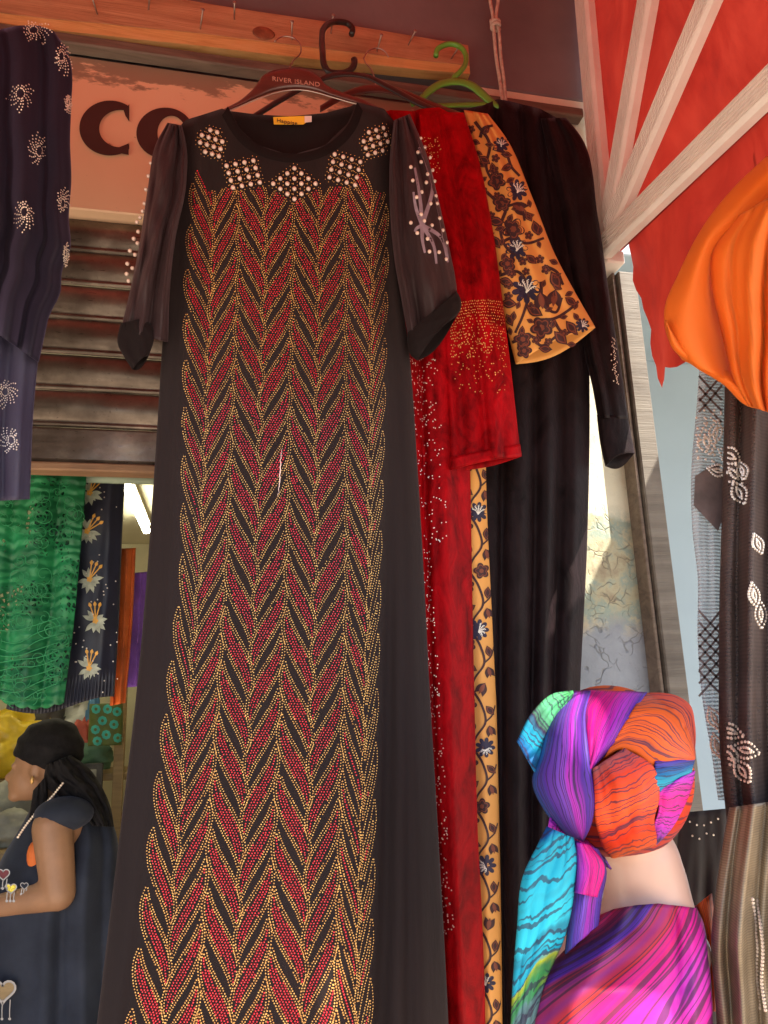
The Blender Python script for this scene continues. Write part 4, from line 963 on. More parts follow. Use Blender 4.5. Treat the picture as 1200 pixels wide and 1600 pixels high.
mb = MB(); hook(mb, [(-160, 90), (-100, 66), (-40, 44), (20, 52), (80, 74)], [YN, YN], .002); mb.build('shoulder_wire', M['steel'], hk)
mb = MB(); hook(mb, [(58, -20), (50, -32), (30, -35), (10, -20), (-5, 10), (-20, 48)], [-.06, -.06, -.1, -.18, YN], .002); mb.build('wire_hook', M['steel'], hk)

# ================================================================== ADDED SHADE CANOPY (unseen, to the right; keeps sun off wall, dresses and mannequin)
cn = thing('shade_canopy', (2.1, -.5, 0), 'added grey tarpaulin shade on two steel poles, out of view to the right', 'canopy')
V = [(3.0-(3.0-np.interp(-y, [0, .5, .8], [1.32, 1.32, 1.12]))*f, y, 2.62-.02*math.sin(f*math.pi)) for f in np.linspace(1, 0, 14) for y in np.linspace(-.005, -1.40, 18)]
obj('tarpaulin', V, gridF(14, 18), simple('grey_tarpaulin', (.16, .17, .18), .6), cn, solid=.002)
for x in (1.9, 2.98): MB().tube([(x, -1.38, 0), (x, -1.38, 2.60)], .016, 10).build('pole', M['steel'], cn)

# ================================================================== INSIDE THE SHOP
tp0 = PZ(195, 752, 2.44); tp1 = PZ(229, 829, 2.44)
lamp = thing('fluorescent_lamp', (tp0+tp1)/2, 'lit fluorescent tube on the shop ceiling beside the navy cloth', 'lamp')
d_ = (tp1-tp0)/np.linalg.norm(tp1-tp0)
MB().tube([tp0-d_*.1, tp1], .019, 12).build('tube', M['lamp'], lamp)
mb = MB(); mb.tube([tp0-d_*.12+np.array([0, 0, .045]), tp1+d_*.02+np.array([0, 0, .045])], .022, 4); mb.build('batten', M['alu'], lamp, smooth=False)
for e in (tp0-d_*.1, tp1): MB().tube([e+np.array([0, 0, .045]), e+np.array([0, 0, -.02])], .012, 8).build('end_cap', M['alu'], lamp)
lp2 = thing('fluorescent_lamp', (-1.6, 2.0, 2.44), 'lit fluorescent tube deeper in the shop above the counter', 'lamp')
MB().tube([(-2.1, 2.0, 2.44), (-1.0, 2.0, 2.44)], .019, 12).build('tube', M['lamp'], lp2); MB().tube([(-2.12, 2.0, 2.485), (-.98, 2.0, 2.485)], .022, 4).build('batten', M['alu'], lp2, smooth=False)
rl = thing('hanging_rail', (-.5, .3, 2.0), 'painted rail across the doorway carrying lace cloths', 'rail')
ra = P(233, 750, .30); MB().tube([(-1.48, .30, ra[2]), (JX-.01, .30, ra[2])], .011, 8).build('bar', simple('rail_paint', (.30, .36, .26), .5), rl)
# green lace
YL = .27
gl = thing('lace_cloth', P(50, 1115, YL), 'emerald green guipure lace cloth hanging in the doorway', 'lace')
ls = Shell([(-150, 735), (-160, 900), (-165, 1100)], [(136, 735), (124, 880), (112, 1000), (100, 1075)], YL, .025, .006, folds([(.62, .64, .04, .014, .016), (.75, .75, .05, -.012, -.014), (.86, .87, .03, .012, .014), (.95, .95, .03, -.006, -.008)], .003, 101))
nu_, nv2 = 90, 80; U, T_ = np.meshgrid(np.linspace(0, 1, nu_), np.linspace(0, 1, nv2)); q = ls.pix(U, T_)
q[..., 1] += T_**6*(28*np.sin(np.clip((U-.55)/.45, 0, 1)*math.pi*.72)+4*np.abs(np.sin(U*40))-2); Yl = YL-.025*np.clip(1-U, 0, .5)*0+ls.fold(U, T_)
obj('lace_panel', P(q[..., 0], q[..., 1], Yl).reshape(-1, 3), gridF(nv2, nu_), M['lace'], gl, solid=.0015)
sfl = lambda a, b, off: P(a, b, YL-.018-off)
mb = MB()
def paisley(c, r, rot, sg):
    t_ = np.linspace(0, 1, 26); a = rot+sg*t_*2*math.pi*1.15; rr = r*(1-.78*t_); q = np.stack([c[0]+rr*np.cos(a), c[1]+rr*np.sin(a)], -1); p3 = sfl(q[:, 0], q[:, 1], .002)
    mb.tube(p3, .0008, 4)
for k in range(78):
    c = (RNG.uniform(-10, 122), RNG.uniform(750, 1095))
    if c[0] < 132-(c[1]-740)*.10: paisley(c, RNG.uniform(7, 19), RNG.uniform(0, 6.28), RNG.choice([-1, 1]))
for k in range(9):
    y_ = 985+k*13; c = curve([(-10, y_), (25, y_+8*math.sin(k)), (60, y_-10), (98-(k*.8), y_-22)])(np.linspace(0, 1, 30)); mb.tube(sfl(c[:, 0], c[:, 1], .002), .0012, 4)
mb.build('cord_embroidery', M['lace_cord'], gl, kind='stuff')
# navy embroidered cloth
YV = .34
nc_ = thing('embroidered_cloth', P(140, 1110, YV), 'navy cloth with embroidered white flowers and gold stamens, pleated hem', 'cloth')
vs_ = Shell([(60, 742), (40, 900), (10, 1108)], [(195, 748), (190, 850), (185, 980), (178, 1098)], YV, .018, .006, folds([(.5, .5, .1, .008, .01), (.85, .85, .06, -.006, -.006)], .004, 111))
U, T_ = np.meshgrid(np.linspace(0, 1, 120), np.linspace(0, 1, 70)); q = vs_.pix(U, T_); Yv = vs_.Y(U, T_)+.003*np.sin(U*190)*np.clip((T_-.86)*12, 0, 1)
q[..., 1] += T_**8*10*np.sin(U*5)
obj('cloth_panel', P(q[..., 0], q[..., 1], Yv).reshape(-1, 3), gridF(70, 120), M['navy_taffeta'], nc_, solid=.0012)
sfv = lambda a, b, off: vs_.at_pix(a, b, off)
for (cx_, cy_, rot) in [(140, 770, .5), (136, 830, .9), (140, 905, .3), (149, 970, -.6), (139, 1044, -.2)]:
    mb = MB()
    for a in (-2.5, -1.95, -1.4+2.9, .1, .55, 1.0, 2.0, 2.6, -.4):
        an = a+rot*.6+.1; l = RNG.uniform(13, 20); e = (cx_+l*.62*math.cos(an), cy_+l*.62*math.sin(an)); patch(mb, leafp(e, l*1.1, 3.6, an), sfv, .001+.0004*RNG.random(), 0)
    for s in (-.35, -.05, .25):
        an = -1.25+rot*.5+s; c0_ = np.array([cx_, cy_]); e = c0_+26*np.array([math.cos(an), math.sin(an)]); ribbon(mb, np.array([c0_, (c0_+e)/2, e]), .9, sfv, .0018, 1); patch(mb, leafp(e, 9, 2.6, an), sfv, .002, 1)
    patch(mb, lobed((cx_, cy_), 5, 5, .3, 0, 20), sfv, .002, 1); mb.build('flower', [M['petal'], M['stamen']], nc_)
q = np.stack([RNG.uniform(112, 186, 46), RNG.uniform(752, 1085, 46)], -1); mb = MB(); studs(mb, sfv(q[:, 0], q[:, 1], .001), .0019); mb.build('beads', M['pale'], nc_, smooth=False, kind='stuff')
def drop(name, L, R, Y, mat, label, cat, T=.02, seed=5, fl=None):
    s = Shell(L, R, Y, T, .01, folds(fl or [(.3, .3, .08, .008, .01), (.6, .62, .08, -.008, -.01), (.85, .85, .06, .006, .008)], .003, seed)); t = thing(name, P((L[-1][0]+R[-1][0])/2, L[-1][1], Y), label, cat); s.mesh('cloth_panel', mat, t, 40, 50); return s, t
drop('hanging_cloth', [(178, 858), (176, 980), (172, 1103)], [(212, 856), (206, 980), (196, 1098)], .42, M['orange_lace'], 'narrow orange embossed cloth hanging beside the navy embroidered cloth', 'cloth')
drop('hanging_cloth', [(196, 896), (194, 980), (186, 1075)], [(236, 893), (232, 980), (226, 1072)], .50, M['purple_lace'], 'purple embossed cloth hanging behind the orange one', 'cloth')

# counter, shelves and goods behind
sh = thing('shop_shelf', (-.6, 2.6, 0), 'wooden shelf unit with goods at the back of the shop', 'shelf')
S0 = P(-30, 1190, 2.5); S1 = P(205, 1190, 2.5)
for zz_ in (.55, .95, float(P(60, 1218, 2.3)[2]), 1.85): MB().box(np.array([-1.7, 2.3, zz_-.02]), np.array([.1, 2.75, zz_+.01])).build('board', M['shelf'], sh, smooth=False)
pw = P(184, 1230, 2.28)
for x in (-1.7, float(pw[0])): MB().box(np.array([x-.022, 2.26, 0]), np.array([x+.022, 2.30, 2.1])).build('upright', M['shelf'], sh, smooth=False)
zS = float(P(60, 1218, 2.3)[2])
def lump(name, c, r, mat, label, cat, seed, group=None, rough=.25, Y=None):
    base = zS+.012 if c[1] > 2.2 else 1.045                # stands on the shelf or on the counter
    c = np.array(c, float); top_ = max(c[2]+r[2], base+.05); rz_ = (top_-base)/1.8; r = (r[0], r[1], rz_); c[2] = base+.8*rz_
    bm = bmesh.new(); bmesh.ops.create_icosphere(bm, subdivisions=4, radius=1)
    V = []
    for v in bm.verts:
        p = v.co; k = 1+rough*mnoise.noise(Vector((p.x*2+seed, p.y*2, p.z*2)))+rough*.6*mnoise.noise(Vector((p.x*5+seed, p.y*5, p.z*9))); V.append(np.array([p.x*r[0]*k, p.y*r[1]*k, max(p.z*r[2]*k, -r[2]*.8)])+c)
    F = [[x.index for x in f.verts] for f in bm.faces]; bm.free(); return tag(obj(name, V, F, mat), label, cat, group)
lump('fabric_bundle', P(20, 1158, 2.38)+np.array([-.02, 0, 0]), (.21, .13, .13), M['yellow_cloth'], 'crumpled yellow satin bundle behind the woman', 'fabric', 3, rough=.5)
lump('plastic_bag', P(115, 1130, 2.5), (.15, .1, .09), M['white_plastic'], 'crumpled white plastic bag on the shelf', 'bag', 9, rough=.45)
lump('plastic_bag', P(72, 1125, 2.44), (.10, .08, .10), M['dark_goods'], 'dark glossy bag between yellow bundle and white bag', 'bag', 12, rough=.5)
lump('fabric_bundle', P(118, 1172, 2.36), (.16, .09, .05), M['green_goods'], 'folded dark green cloth on the shelf edge', 'fabric', 15)
lump('fabric_bundle', P(128, 1142, 2.36), (.07, .05, .05), M['red_goods'], 'small red flowered cloth beside the teal print bag', 'fabric', 18, rough=.5)
lump('fabric_bundle', P(145, 1113, 2.4), (.035, .04, .09), M['blue_goods'], 'narrow blue cloth beside the teal print bag', 'fabric', 21)
lump('plastic_bag', P(30, 1235, 2.0), (.12, .1, .06), M['grey_goods'], 'pale grey bag in front of the woman', 'bag', 25)
lump('cushion', P(12, 1288, 1.75), (.09, .07, .05), M['grey_goods'], 'pale cushion on the counter by the woman', 'cushion', 28)
# teal printed bag
bgp = thing('printed_bag', P(165, 1165, 2.2), 'olive bag printed with round teal flowers hanging by the shelf', 'bag')
s = Shell([(140, 1100), (139, 1130), (137, 1166)], [(192, 1098), (192, 1130), (190, 1164)], 2.2, .05, .05, folds([(.4, .4, .1, .012, .012)])); s.mesh('cloth_panel', M['olive_print'], bgp, 30, 24)
for c in [(150, 1108), (168, 1108), (183, 1112), (160, 1126), (178, 1132), (149, 1140), (166, 1148), (184, 1153), (152, 1158)]:
    mb = MB(); patch(mb, lobed(c, 7.5, 8, .15, 0, 24), s.at_pix, .003, 0); patch(mb, lobed(c, 2.6, 6, .1, 0, 16), s.at_pix, .005, 1); mb.build('printed_flower', [M['teal_disc'], M['olive_print']], bgp)
# counter in front of the woman
ct = thing('shop_counter', (-1.15, 1.3, 0), 'dark wooden counter in front of the woman', 'counter')
part_box('top', (-1.7, 1.0, .80), (-.85, 1.55, .84), M['shelf'], ct); part_box('front', (-1.68, 1.05, 0), (-.88, 1.5, .798), M['shelf'], ct); part_box('raised_shelf', (-1.7, 1.6, 1.01), (-.55, 2.2, 1.045), M['shelf'], ct); part_box('raised_panel', (-1.68, 1.66, 0), (-.60, 2.15, 1.008), M['shelf'], ct)
fr = thing('picture_frame', P(143, 1210, 2.28), 'small dark framed panel on the back shelf', 'frame')
qa = P(132, 1232, 2.25); qb = P(157, 1196, 2.25)
part_box('frame', np.minimum(qa, qb)-np.array([.01, 0, .01]), np.maximum(qa, qb)+np.array([.01, .03, .01]), M['dark_goods'], fr); part_box('panel', np.minimum(qa, qb)+np.array([.015, -.006, .015]), np.maximum(qa, qb)+np.array([-.015, .005, -.015]), M['grey_goods'], fr)

# ------------------------------------------------------------------ the woman
def capsule(mb, a, b, ra, rb, k=7):
    a = np.asarray(a, float); b = np.asarray(b, float); t_ = np.linspace(0, 1, k); mb.tube(a+(b-a)*t_[:, None], ra+(rb-ra)*t_, 14); mb.ball(a, ra, 14, 10); mb.ball(b, rb, 14, 10)
def fuse(o, vox, it=6):
    m_ = o.modifiers.new('fuse', 'REMESH'); m_.mode = 'VOXEL'; m_.voxel_size = vox; m_.use_smooth_shade = True
    s_ = o.modifiers.new('soften', 'SMOOTH'); s_.iterations = it; s_.factor = .5
YW = 1.22
wp = lambda a, b, y=YW: P(a, b, y)
floor = P(80, 1250, YW); px0 = floor[0]
per = thing('person', (px0, YW, 0), 'woman in a dark sleeveless denim dress and black headscarf, looking down at the counter', 'person')
mb = MB()
hc = wp(70, 1190); mb.ball(hc, (.088, .072, .105), 20, 14); mb.ball(hc+np.array([-.045, 0, -.045]), (.055, .052, .07), 16, 12)
capsule(mb, hc+np.array([-.088, 0, -.028]), hc+np.array([-.104, 0, -.042]), .010, .012)               # nose
mb.ball(hc+np.array([-.078, 0, -.098]), (.024, .03, .018), 10, 8)                                     # chin
mb.ball(hc+np.array([-.092, 0, -.068]), (.012, .022, .007), 10, 8); mb.ball(hc+np.array([-.091, 0, -.078]), (.011, .02, .006), 10, 8)   # lips
for sy in (-1, 1):
    mb.ball(hc+np.array([-.012, sy*.072, -.022]), (.016, .01, .027), 10, 8)                              # ears
    mb.ball(hc+np.array([-.084, sy*.030, -.006]), (.008, .014, .008), 10, 8)                             # eyes
ch = wp(95, 1330, YW+.04); pel = wp(85, 1520, YW+.04)
capsule(mb, hc+np.array([.02, 0, -.08]), wp(92, 1262, YW+.03), .052, .058)
capsule(mb, wp(92, 1290, YW-.09), wp(92, 1290, YW+.17), .075, .075); capsule(mb, ch, pel, .14, .15)
for sy, yo in ((-1, -.15), (1, .21)):
    shd = wp(82, 1292, YW+yo); el = wp(92, 1396, YW+yo-.03*(-sy)); wr_ = wp(-28, 1420, YW+yo*.75)
    capsule(mb, shd, el, .058, .047); capsule(mb, el, wr_, .046, .027)
    f0 = wr_; dirv = unit(np.array([-1, .12*(-sy), -.12])); side = np.array([0, 1., 0]); pal = f0+dirv*.06; capsule(mb, f0, pal, .026, .030)
    for k_, (o_, l_) in enumerate(((-.027, .060), (-.009, .072), (.009, .068), (.026, .054))):
        b0 = pal+side*o_+dirv*.01; j1 = b0+dirv*l_*.5+np.array([0, 0, -.008]); j2 = j1+unit(dirv+np.array([0, 0, -.8]))*l_*.5; capsule(mb, b0, j1, .0095, .0088); capsule(mb, j1, j2, .0088, .0075)
    th0 = f0+dirv*.02+side*(-sy)*(-.022); th1 = th0+unit(dirv+side*sy*.8+np.array([0, 0, -.3]))*.04; th2 = th1+unit(dirv+np.array([0, 0, -.5]))*.028; capsule(mb, th0, th1, .012, .010); capsule(mb, th1, th2, .010, .008)
for sy in (-.1, .14):
    hip = wp(85, 1500, YW+sy*.6+.03); kn = np.array([hip[0], YW+sy*.7+.03, .42]); an = np.array([hip[0]-.01, YW+sy, .08]); capsule(mb, hip, kn, .085, .055); capsule(mb, kn, an, .058, .04); capsule(mb, an+np.array([.02, 0, -.04]), an+np.array([-.15, 0, -.045]), .038, .03)
pb = mb.build('body', M['skin'], per); fuse(pb, .0065, 5)
gd = Shell([(62, 1238), (34, 1290), (6, 1336), (-22, 1400), (-42, 1600), (-60, 1800), (-70, 2060)], [(112, 1226), (160, 1254), (178, 1292), (186, 1400), (190, 1600), (196, 1800), (200, 2060)], YW+.04, lambda t: .07+.14*np.clip(t*5, 0, 1), lambda t: .07+.17*np.clip(t*5, 0, 1), folds([(.60, .55, .04, .02, .03), (.75, .72, .05, -.015, -.03), (.88, .86, .04, .015, .03), (.5, .42, .05, -.01, -.02)], .008, 121, (1, 3)))
gd.pw = .5; gd.mesh('dress', M['denim'], per, 60, 90, solid=.002)
mb = MB(); mb.ball(wp(100, 1272, YW-.13), (.085, .075, .05), 20, 12); mb.build('shoulder_cap', M['denim'], per)
mb = MB(); mb.ball(wp(54, 1336, YW-.125), (.022, .02, .04), 14, 10); mb.build('undershirt', M['orange_vest'], per)
# headscarf: crown, forehead band and a gathered tail
bm = bmesh.new(); bmesh.ops.create_uvsphere(bm, u_segments=40, v_segments=28, radius=1); V = []
for v in bm.verts:
    p = v.co; k = 1+.04*mnoise.noise(Vector((p.x*3, p.y*3, p.z*3)))+.02*math.sin(p.z*14+p.x*5); r = np.array([.104, .088, .098])
    V.append(hc+np.array([.012, 0, .032])+np.array([p.x, p.y, max(p.z, -.55-.5*p.x)])*r*k)
obj('headscarf', V, [[x.index for x in f.verts] for f in bm.faces], M['black_cloth'], per); bm.free()
tl_ = Shell([(72, 1195), (70, 1225), (92, 1245), (118, 1268), (140, 1290)], [(110, 1180), (138, 1200), (160, 1232), (172, 1260), (178, 1292)], YW-.06, .06, .09, folds([(.3, .3, .05, .015, .02), (.6, .6, .05, -.015, -.02), (.8, .8, .04, .012, .015)], .010, 131, (2, 6))); tl_.mesh('scarf_tail', M['black_cloth'], per, 40, 40, solid=.002)
tl2 = Shell([(52, 1235), (48, 1262), (44, 1284)], [(72, 1212), (74, 1250), (66, 1278)], YW-.085, .02, .02, folds([(.5, .5, .1, .01, .01)], .004, 133)); tl2.mesh('scarf_tail', M['black_cloth'], per, 20, 20)
mb = MB(); mb.ball(wp(50, 1219, YW-.09), (.006, .004, .012), 8, 6); mb.build('earring', M['gold'], per)
mb = MB(); c = curve([(98, 1224), (80, 1246), (58, 1268), (40, 1290), (28, 1308)])(np.linspace(0, 1, 26)); studs(mb, P(c[:, 0], c[:, 1], YW-.135), .0042)
mb.build('neckline_stones', M['pale'], per, smooth=False, kind='stuff')
sgd = lambda a, b, off: P(a, b, YW-.175-off)
def heart(c, r, mats, name):
    a = np.linspace(0, 2*math.pi, 30, endpoint=False); x = 16*np.sin(a)**3/16; y = -(13*np.cos(a)-5*np.cos(2*a)-2*np.cos(3*a)-np.cos(4*a))/16
    q = np.stack([c[0]+r*x, c[1]+r*y], -1); mb = MB(); patch(mb, q, sgd, .004, 0); ribbon(mb, np.concatenate([q, q[:1]]), r*.09, sgd, .007, 1)
    for dx in (-.6, 0., .6): ribbon(mb, np.array([(c[0]+dx*r, c[1]+r*.7), (c[0]+dx*r-1, c[1]+r*1.5), (c[0]+dx*r-1, c[1]+r*2.1)]), .7, sgd, .006, 1); patch(mb, lobed((c[0]+dx*r-1, c[1]+r*2.2), 2.4, 4, .1, 0, 10), sgd, .007, 1)
    mb.build(name, mats, per)
heart((5, 1366), 10, [M['maroon'], M['silver']], 'heart_applique'); heart((17, 1388), 9, [M['yellow_sequin'], M['silver']], 'heart_applique'); heart((4, 1548), 20, [M['shelf'], M['silver']], 'heart_applique'); heart((38, 1384), 6, [M['denim'], M['silver']], 'heart_applique')

# ================================================================== MANNEQUIN
YQ = -.55
z2 = lambda a, b: (780+a/2.857, 1050+b/2.857)
mq = thing('mannequin', (float(P(960, 1500, YQ)[0]), YQ, 0), 'pale pink mannequin bust seen from behind, wrapped in striped silk', 'mannequin')
mb = MB(); hcq = P(950, 1205, YQ); mb.ball(hcq-np.array([0, 0, .01]), (.078, .085, .095), 24, 16)
capsule(mb, P(985, 1300, YQ), P(1012, 1395, YQ-.0), .044, .050); mb.ball(P(1000, 1352, YQ), (.052, .05, .06), 20, 12)
capsule(mb, P(1012, 1380, YQ), P(1014, 1450, YQ), .050, .062); mb.ball(P(992, 1492, YQ), (.10, .06, .05), 24, 14)
capsule(mb, P(1000, 1530, YQ), P(995, 1760, YQ), .08, .08)
for sx, c in ((-1, (900, 1530)), (1, (1022, 1540))): capsule(mb, P(c[0], c[1], YQ), P(c[0]+sx*4, c[1]+90, YQ), .035, .032)
bo = mb.build('torso', M['skin_model'], mq); fuse(bo, .006, 14)
mb = MB(); b_ = P(1005, 1760, YQ); mb.tube([b_, (b_[0], YQ, .02)], .014, 10); mb.tube([(b_[0], YQ, 0.001), (b_[0], YQ, .02)], .16, 28); mb.build('stand', M['steel'], mq)
# wrap dress on it
wt = thing('silk_blouse', P(965, 1700, YQ), 'pink, purple and orange streaked silk blouse on the mannequin', 'blouse')
WF = folds([(.75, .85, .04, .006, .02), (.88, .93, .03, -.004, -.014), (.15, .1, .06, .006, .01), (.3, .25, .06, -.006, -.01)], .003, 141)
ws = Shell([(936, 1432), (905, 1462), (872, 1496), (840, 1532), (822, 1566), (815, 1600), (812, 1700)], [(1088, 1415), (1098, 1440), (1104, 1470), (1109, 1520), (1112, 1560), (1114, 1600), (1118, 1700)], YQ, lambda t: .066+.07*np.clip(t*2, 0, 1), lambda t: .06+.06*np.clip(t*2, 0, 1), WF, ([0, .15, .35, .6, .85, 1], [1431, 1421, 1415, 1412, 1416, 1419]))
ws.pw = .55; wsm = ws.mesh('wrapped_silk', M['s_body'], wt, 70, 50)
uvl = wsm.data.uv_layers[0].data                           # streaks sweep diagonally over the shoulder
for l in uvl: u_, v_ = l.uv; l.uv = (.12+.62*u_+.55*(v_**.8)*(1-.45*u_)-.12, v_*.6+u_*.5)
sp_ = Shell([(1084, 1418), (1096, 1450), (1106, 1500), (1108, 1580)], [(1112, 1396), (1116, 1440), (1120, 1510), (1122, 1580)], YQ+.03, .03, .02, None); sp_.mesh('side_panel', M['s_orange'], wt, 20, 24)
# headscarf
hsf = thing('silk_headscarf', P(950, 1330, YQ), 'multicoloured streaked silk headscarf wrapped round the mannequin head', 'scarf')
HCX, HCY, HRX, HRY, HR = 955., 1207., 134., 134., .130
def yhead(px, py, off=0.):
    k = 1-((px-HCX)/HRX)**2-((py-HCY)/HRY)**2; return YQ-HR*np.sqrt(np.clip(k, 0, 1))-(px-HCX)*.00040-off
def wrap(name, A, B, mat, off=.002, puff=.006, n1=26, n2=36, edge=None, wr=.002, seed=1, yfix=None):
    a = curve([z2(*p) for p in A])(np.linspace(0, 1, n2)); b = curve([z2(*p) for p in B])(np.linspace(0, 1, n2)); s_ = np.linspace(0, 1, n1)
    G = a[None]*(1-s_)[:, None, None]+b[None]*s_[:, None, None]; S, T2 = np.meshgrid(s_, np.linspace(0, 1, n2), indexing='ij')
    Y_ = yhead(G[..., 0], G[..., 1], off) if yfix is None else yfix-off+0*S
    Y_ = Y_-.0028*np.abs(np.sin(S*math.pi*(2.5+(seed % 3))+.8*np.sin(T2*3+seed)))**.6-puff*np.sin(S*math.pi)**.7-wr*wob(S*1.6, T2*.9, seed, 6, .8, 2.2)
    return obj(name, P(G[..., 0], G[..., 1], Y_).reshape(-1, 3), gridF(n1, n2), mat, hsf, uv=np.stack([S, T2], -1).reshape(-1, 2), solid=.002)
# closed cap underneath everything
bm = bmesh.new(); bmesh.ops.create_uvsphere(bm, u_segments=48, v_segments=32, radius=1)
cc = P(957, 1203, YQ); obj('under_wrap', [cc+np.array(v.co)*np.array([.099, .096, .106]) for v in bm.verts], [[x.index for x in f.verts] for f in bm.faces], M['s_red'], hsf, uv=[(v.co.x*.5+.5, v.co.z*.5+.5) for v in bm.verts]); bm.free()
wrap('crown_fold', [(640, 97), (735, 94), (800, 110), (850, 145), (874, 240), (872, 385)], [(470, 380), (540, 345), (600, 360), (690, 420), (790, 405), (868, 392)], M['s_orange'], .004, .006, seed=3)
wrap('front_fold', [(660, 92), (600, 180), (510, 320), (405, 442)], [(400, 84), (360, 140), (350, 230), (400, 440)], M['s_pink'], .008, .008, seed=4)
wrap('left_corner_fold', [(330, 84), (250, 95), (150, 180), (80, 312)], [(330, 95), (260, 260), (220, 420), (158, 450)], M['s_green'], .0, .010, seed=5, yfix=YQ-.03)
wrap('purple_flap', [(280, 88), (225, 220), (180, 390), (150, 480), (200, 610), (290, 715), (370, 752)], [(410, 86), (385, 180), (395, 330), (415, 470), (425, 590), (405, 690), (372, 756)], M['s_purple'], .014, .012, seed=6)
wrap('side_gather', [(405, 440), (415, 560), (440, 700), (470, 790), (505, 832)], [(560, 340), (690, 430), (712, 560), (690, 660), (712, 768)], M['s_red'], .009, .010, seed=7, wr=.006)
wrap('blue_fold', [(695, 398), (790, 392), (872, 386)], [(690, 545), (760, 530), (850, 470)], M['s_blue'], .005, .005, 18, 20, seed=8)
wrap('nape_fold', [(872, 440), (855, 520), (822, 600), (765, 700), (706, 764)], [(760, 500), (705, 545), (712, 610), (690, 690), (700, 770)], M['s_magenta'], .006, .006, 20, 24, seed=9)
wrap('knot_fold', [(230, 640), (300, 700), (380, 745), (470, 830)], [(215, 700), (290, 760), (380, 800), (500, 880)], M['s_magenta'], .0, .02, 16, 20, seed=10, yfix=YQ-.03)
wrap('scarf_tail', [(215, 690), (170, 780), (112, 900), (82, 1150), (62, 1420), (52, 1640)], [(330, 740), (345, 820), (335, 960), (290, 1180), (205, 1380), (140, 1640)], M['s_turq'], .0, .016, 26, 60, seed=11, yfix=YQ-.085, wr=.004)
wrap('scarf_tail', [(330, 750), (335, 880), (315, 1080), (295, 1260)], [(440, 790), (475, 880), (455, 1010), (440, 1130)], M['s_purple'], .0, .014, 20, 40, seed=12, yfix=YQ-.07, wr=.004)
wrap('scarf_tail', [(340, 760), (345, 860), (335, 985)], [(400, 770), (465, 860), (435, 1005)], M['s_pink'], .0, .012, 16, 24, seed=13, yfix=YQ-.084)

# ================================================================== SCARVES ON THE RIGHT
YO = -.62
osc = thing('orange_scarf', P(1150, 640, YO), 'bright orange draped hood scarf hanging above the net scarf', 'scarf')
def sheet(name, A, B, Y0, mat, parent, puff=.03, n1=36, n2=46, wr=.004, seed=1, solid=.0015, yslope=0., fl=None):
    a = curve(A)(np.linspace(0, 1, n2)); b = curve(B)(np.linspace(0, 1, n2)); s_ = np.linspace(0, 1, n1); G = a[None]*(1-s_)[:, None, None]+b[None]*s_[:, None, None]
    S, T2 = np.meshgrid(s_, np.linspace(0, 1, n2), indexing='ij'); Y_ = Y0-puff*np.sin(np.clip(S, 0, 1)*math.pi)**.8+yslope*S-wr*wob(S*1.4, T2, seed, 6, .6, 2.)
    if fl: Y_ = Y_+fl(S, T2)
    return obj(name, P(G[..., 0], G[..., 1], Y_).reshape(-1, 3), gridF(n1, n2), mat, parent, uv=np.stack([S, T2], -1).reshape(-1, 2), solid=solid)
sheet('back_drape', [(1205, 240), (1240, 330), (1260, 450), (1255, 560), (1245, 640)], [(1100, 380), (1062, 440), (1060, 500), (1082, 560), (1160, 620)], YO+.03, M['orange'], osc, .0, seed=3, yslope=.02)
sheet('left_drape', [(1200, 243), (1150, 290), (1105, 345), (1062, 425), (1038, 490), (1044, 528), (1066, 562)], [(1208, 300), (1165, 360), (1118, 400), (1112, 440), (1122, 500), (1136, 560), (1150, 600)], YO-.01, M['orange'], osc, .035, seed=4, wr=.002)
sheet('hem_roll', [(1040, 500), (1050, 542), (1085, 572), (1130, 600), (1168, 634), (1205, 640)], [(1044, 512), (1058, 530), (1092, 556), (1138, 580), (1175, 606), (1210, 612)], YO-.022, M['orange'], osc, .012, 12, 40, wr=.001, seed=5)
sheet('front_drape', [(1150, 340), (1112, 400), (1112, 440), (1130, 520), (1150, 600), (1170, 634)], [(1300, 250), (1300, 350), (1290, 450), (1280, 540), (1262, 610), (1250, 660)], YO-.035, M['orange'], osc, .05, seed=6, wr=.004, fl=folds([(.52, .34, .03, .022, .03), (.40, .22, .05, -.016, -.02), (.68, .52, .025, .016, .022), (.75, .62, .06, -.012, -.02), (.2, .1, .03, .008, .012)], .003, 8, (1, 3)))
mb = MB(); mb.tube([P(1290, 300, YO), np.array([P(1290, 300, YO)[0], YO, PV[2]+.02])], .003, 6); mb.build('hanging_cord', M['rope'], osc)
YK = -.50
nsc = thing('net_scarf', P(1150, 1260, YK), 'dark brown net scarf with grey sheer edge and rhinestone petals', 'scarf')
NE = folds([(.3, .3, .06, .012, .014), (.65, .62, .06, -.012, -.016), (.85, .88, .05, .012, .014)], .004, 151)
n1_ = Shell([(1094, 560), (1088, 640), (1080, 740), (1082, 830), (1090, 900), (1090, 1000), (1097, 1090), (1112, 1180), (1122, 1250)], [(1140, 560), (1136, 640), (1134, 740), (1128, 830), (1127, 880), (1126, 1000), (1124, 1090), (1128, 1180), (1140, 1250)], YK, .012, .004, folds([(.5, .5, .2, .004, .006)], .002, 152))
n1o = n1_.mesh('sheer_edge', M['grey_net'], nsc, 24, 90, closed=False, solid=0)
mb = MB()
n1s = lambda a, b, off: P(a, b, YK-.014-off)
for y0_ in (605, 622, 640, 972, 990, 1008, 1026, 1046, 1066):         # lattice of thick threads
    for sg in (-1, 1):
        a0_ = np.array([(1092, y0_+(22 if sg > 0 else -18)), (1110, y0_+2), (1128, y0_+(-20 if sg > 0 else 20))], float)
        if 700 > y0_ and sg > 0 and y0_ > 630: continue
        ribbon(mb, curve(a0_)(np.linspace(0, 1, 8)), 1.7, n1s, .002)
